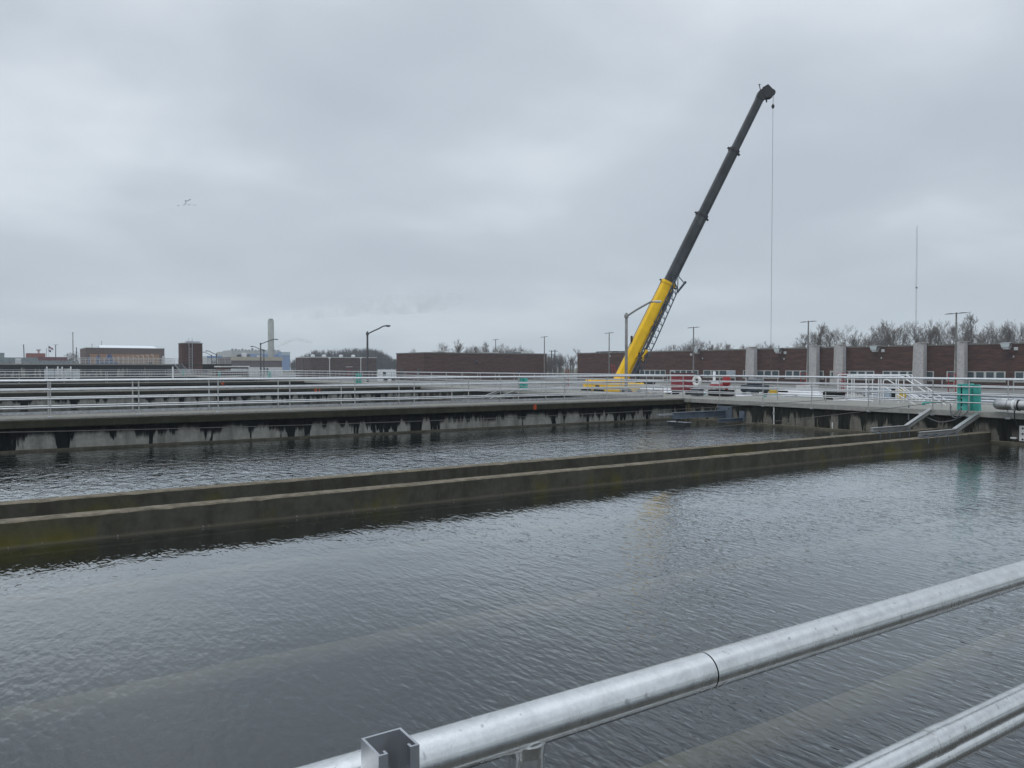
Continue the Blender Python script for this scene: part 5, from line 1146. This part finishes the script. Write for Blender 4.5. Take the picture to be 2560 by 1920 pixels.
o = wood('woodland', spots([(1640, 868), (1700, 858), (1745, 848), (1850, 862), (1920, 858), (1985, 866), (2040, 830), (2160, 836), (2220, 815), (2350, 812), (2450, 812), (2575, 810)], 225, 262, 120, 5), 101)
struct(tag(o, 'mass of bare winter woodland behind the long brick building', 'woodland'), 'stuff'); del o['category']; o['category'] = 'woodland'
o = wood('woodland', spots([(1160, 866), (1240, 860), (1310, 866), (1370, 884), (1400, 880), (1445, 884)], 225, 285, 90, 6), 211)
struct(tag(o, 'bare woodland filling the gap between the two brick buildings', 'woodland'), 'stuff')
o = wood('woodland', spots([(728, 897), (760, 882), (790, 872), (830, 871), (870, 868), (900, 866), (930, 868), (955, 874), (975, 888), (992, 896)], 400, 470, 190, 8), 307, mt='bark_rise', thin=1.7)
struct(tag(o, 'hazy wooded rise behind the vented brick building', 'woodland'), 'stuff')
# bush in the gap
# ------------------------------------------------------------------ birds
for k, (x, y) in enumerate(((445.5, 514), (459.5, 513.5), (460.5, 511), (464, 508.5), (465, 505), (470, 502), (475.5, 498.5), (472.5, 513), (486, 514))):
    p = onD(x, y, 140); t = thing('bird', ['leftmost straggler of the flying flock', 'lowest bird in the left arm of the flock', 'bird just above the lowest one in the left arm', 'third bird up the left arm of the flock', 'darkest bird in the middle of the flock', 'second bird from the top of the flock', 'topmost bird of the flock', 'bird in the right arm of the flock', 'rightmost straggler of the flying flock'][k], 'bird', 'flock of birds in the sky', p)
    t.scale = (.72,)*3; t.rotation_euler.z = .6+k*.5; fl = .25*math.sin(k*1.9)
    b = MB().tube([(-.22, 0, 0), (-.1, 0, .0), (.1, 0, 0), (.24, 0, .03), (.30, 0, .03)], [.015, .06, .07, .035, .01], 6).build('body', MT['bird'], t)
    MB().add([(.1, 0, .03), (.14, .28, .12+fl), (.02, .58, .05+fl*1.6), (-.03, .28, .10+fl), (-.08, 0, .03), (.14, -.28, .12+fl), (.02, -.58, .05+fl*1.6), (-.03, -.28, .10+fl)], [(0, 1, 3, 4), (1, 2, 3), (4, 7, 5, 0), (7, 6, 5)]).build('wings', MT['bird'], t)

# ------------------------------------------------------------------ steam plume and haze
def plume(label, pts, D, dens, col, seed):
    mb = MB(); n_ = 12; rg = random.Random(seed)
    P3 = [onD(x, y, D) for x, y, r_ in pts]; rr = [r_/F_PX*D for x, y, r_ in pts]; mb.tube(P3, rr, n_, smooth=False)
    o = mb.build('steam_plume', None if False else [bpy.data.materials.new('steam')]); m_ = o.data.materials[0]; m_.use_nodes = True; t_ = m_.node_tree; t_.nodes.clear()
    oo = t_.nodes.new('ShaderNodeOutputMaterial'); v_ = t_.nodes.new('ShaderNodeVolumePrincipled'); v_.inputs['Color'].default_value = col+(1,)
    geo = t_.nodes.new('ShaderNodeNewGeometry'); nz = t_.nodes.new('ShaderNodeTexNoise'); nz.inputs['Scale'].default_value = .085; nz.inputs['Detail'].default_value = 5; t_.links.new(geo.outputs['Position'], nz.inputs['Vector'])
    rp_ = t_.nodes.new('ShaderNodeMapRange'); rp_.inputs[1].default_value = .38; rp_.inputs[2].default_value = .66; rp_.inputs[3].default_value = 0; rp_.inputs[4].default_value = dens; t_.links.new(nz.outputs[0], rp_.inputs[0]); t_.links.new(rp_.outputs[0], v_.inputs['Density']); t_.links.new(v_.outputs[0], oo.inputs['Volume'])
    struct(tag(o, label, 'steam'), 'stuff'); return o
plume('white steam drifting right from the plant behind the chimney', [(688, 870, .3), (692, 867, 2), (705, 861, 4), (722, 852, 6), (730, 849, 5), (745, 848, 6), (765, 852, 7), (785, 856, 5), (792, 857, .3)], 620, .35, (1, 1, 1), 1)
plume('broad faint steam bank drifting over the middle of the picture above the brick buildings', [(728, 794, .3), (735, 792, 8), (790, 785, 16), (850, 772, 22), (920, 765, 26), (1000, 760, 28), (1080, 755, 30), (1150, 748, 14), (1165, 746, .3)], 640, .05, (.97, .985, 1), 2)
HZ = MB().box(-260, 640, -60, 760, FLO-2, 112).build('haze', [bpy.data.materials.new('haze')]); m_ = HZ.data.materials[0]; m_.use_nodes = True; t_ = m_.node_tree; t_.nodes.clear()
oo = t_.nodes.new('ShaderNodeOutputMaterial'); v_ = t_.nodes.new('ShaderNodeVolumePrincipled'); v_.inputs['Color'].default_value = (.86, .93, 1.0, 1); v_.inputs['Density'].default_value = .00042; t_.links.new(v_.outputs[0], oo.inputs['Volume'])
struct(HZ, 'stuff'); HZ['label'] = 'thin winter haze filling the air';
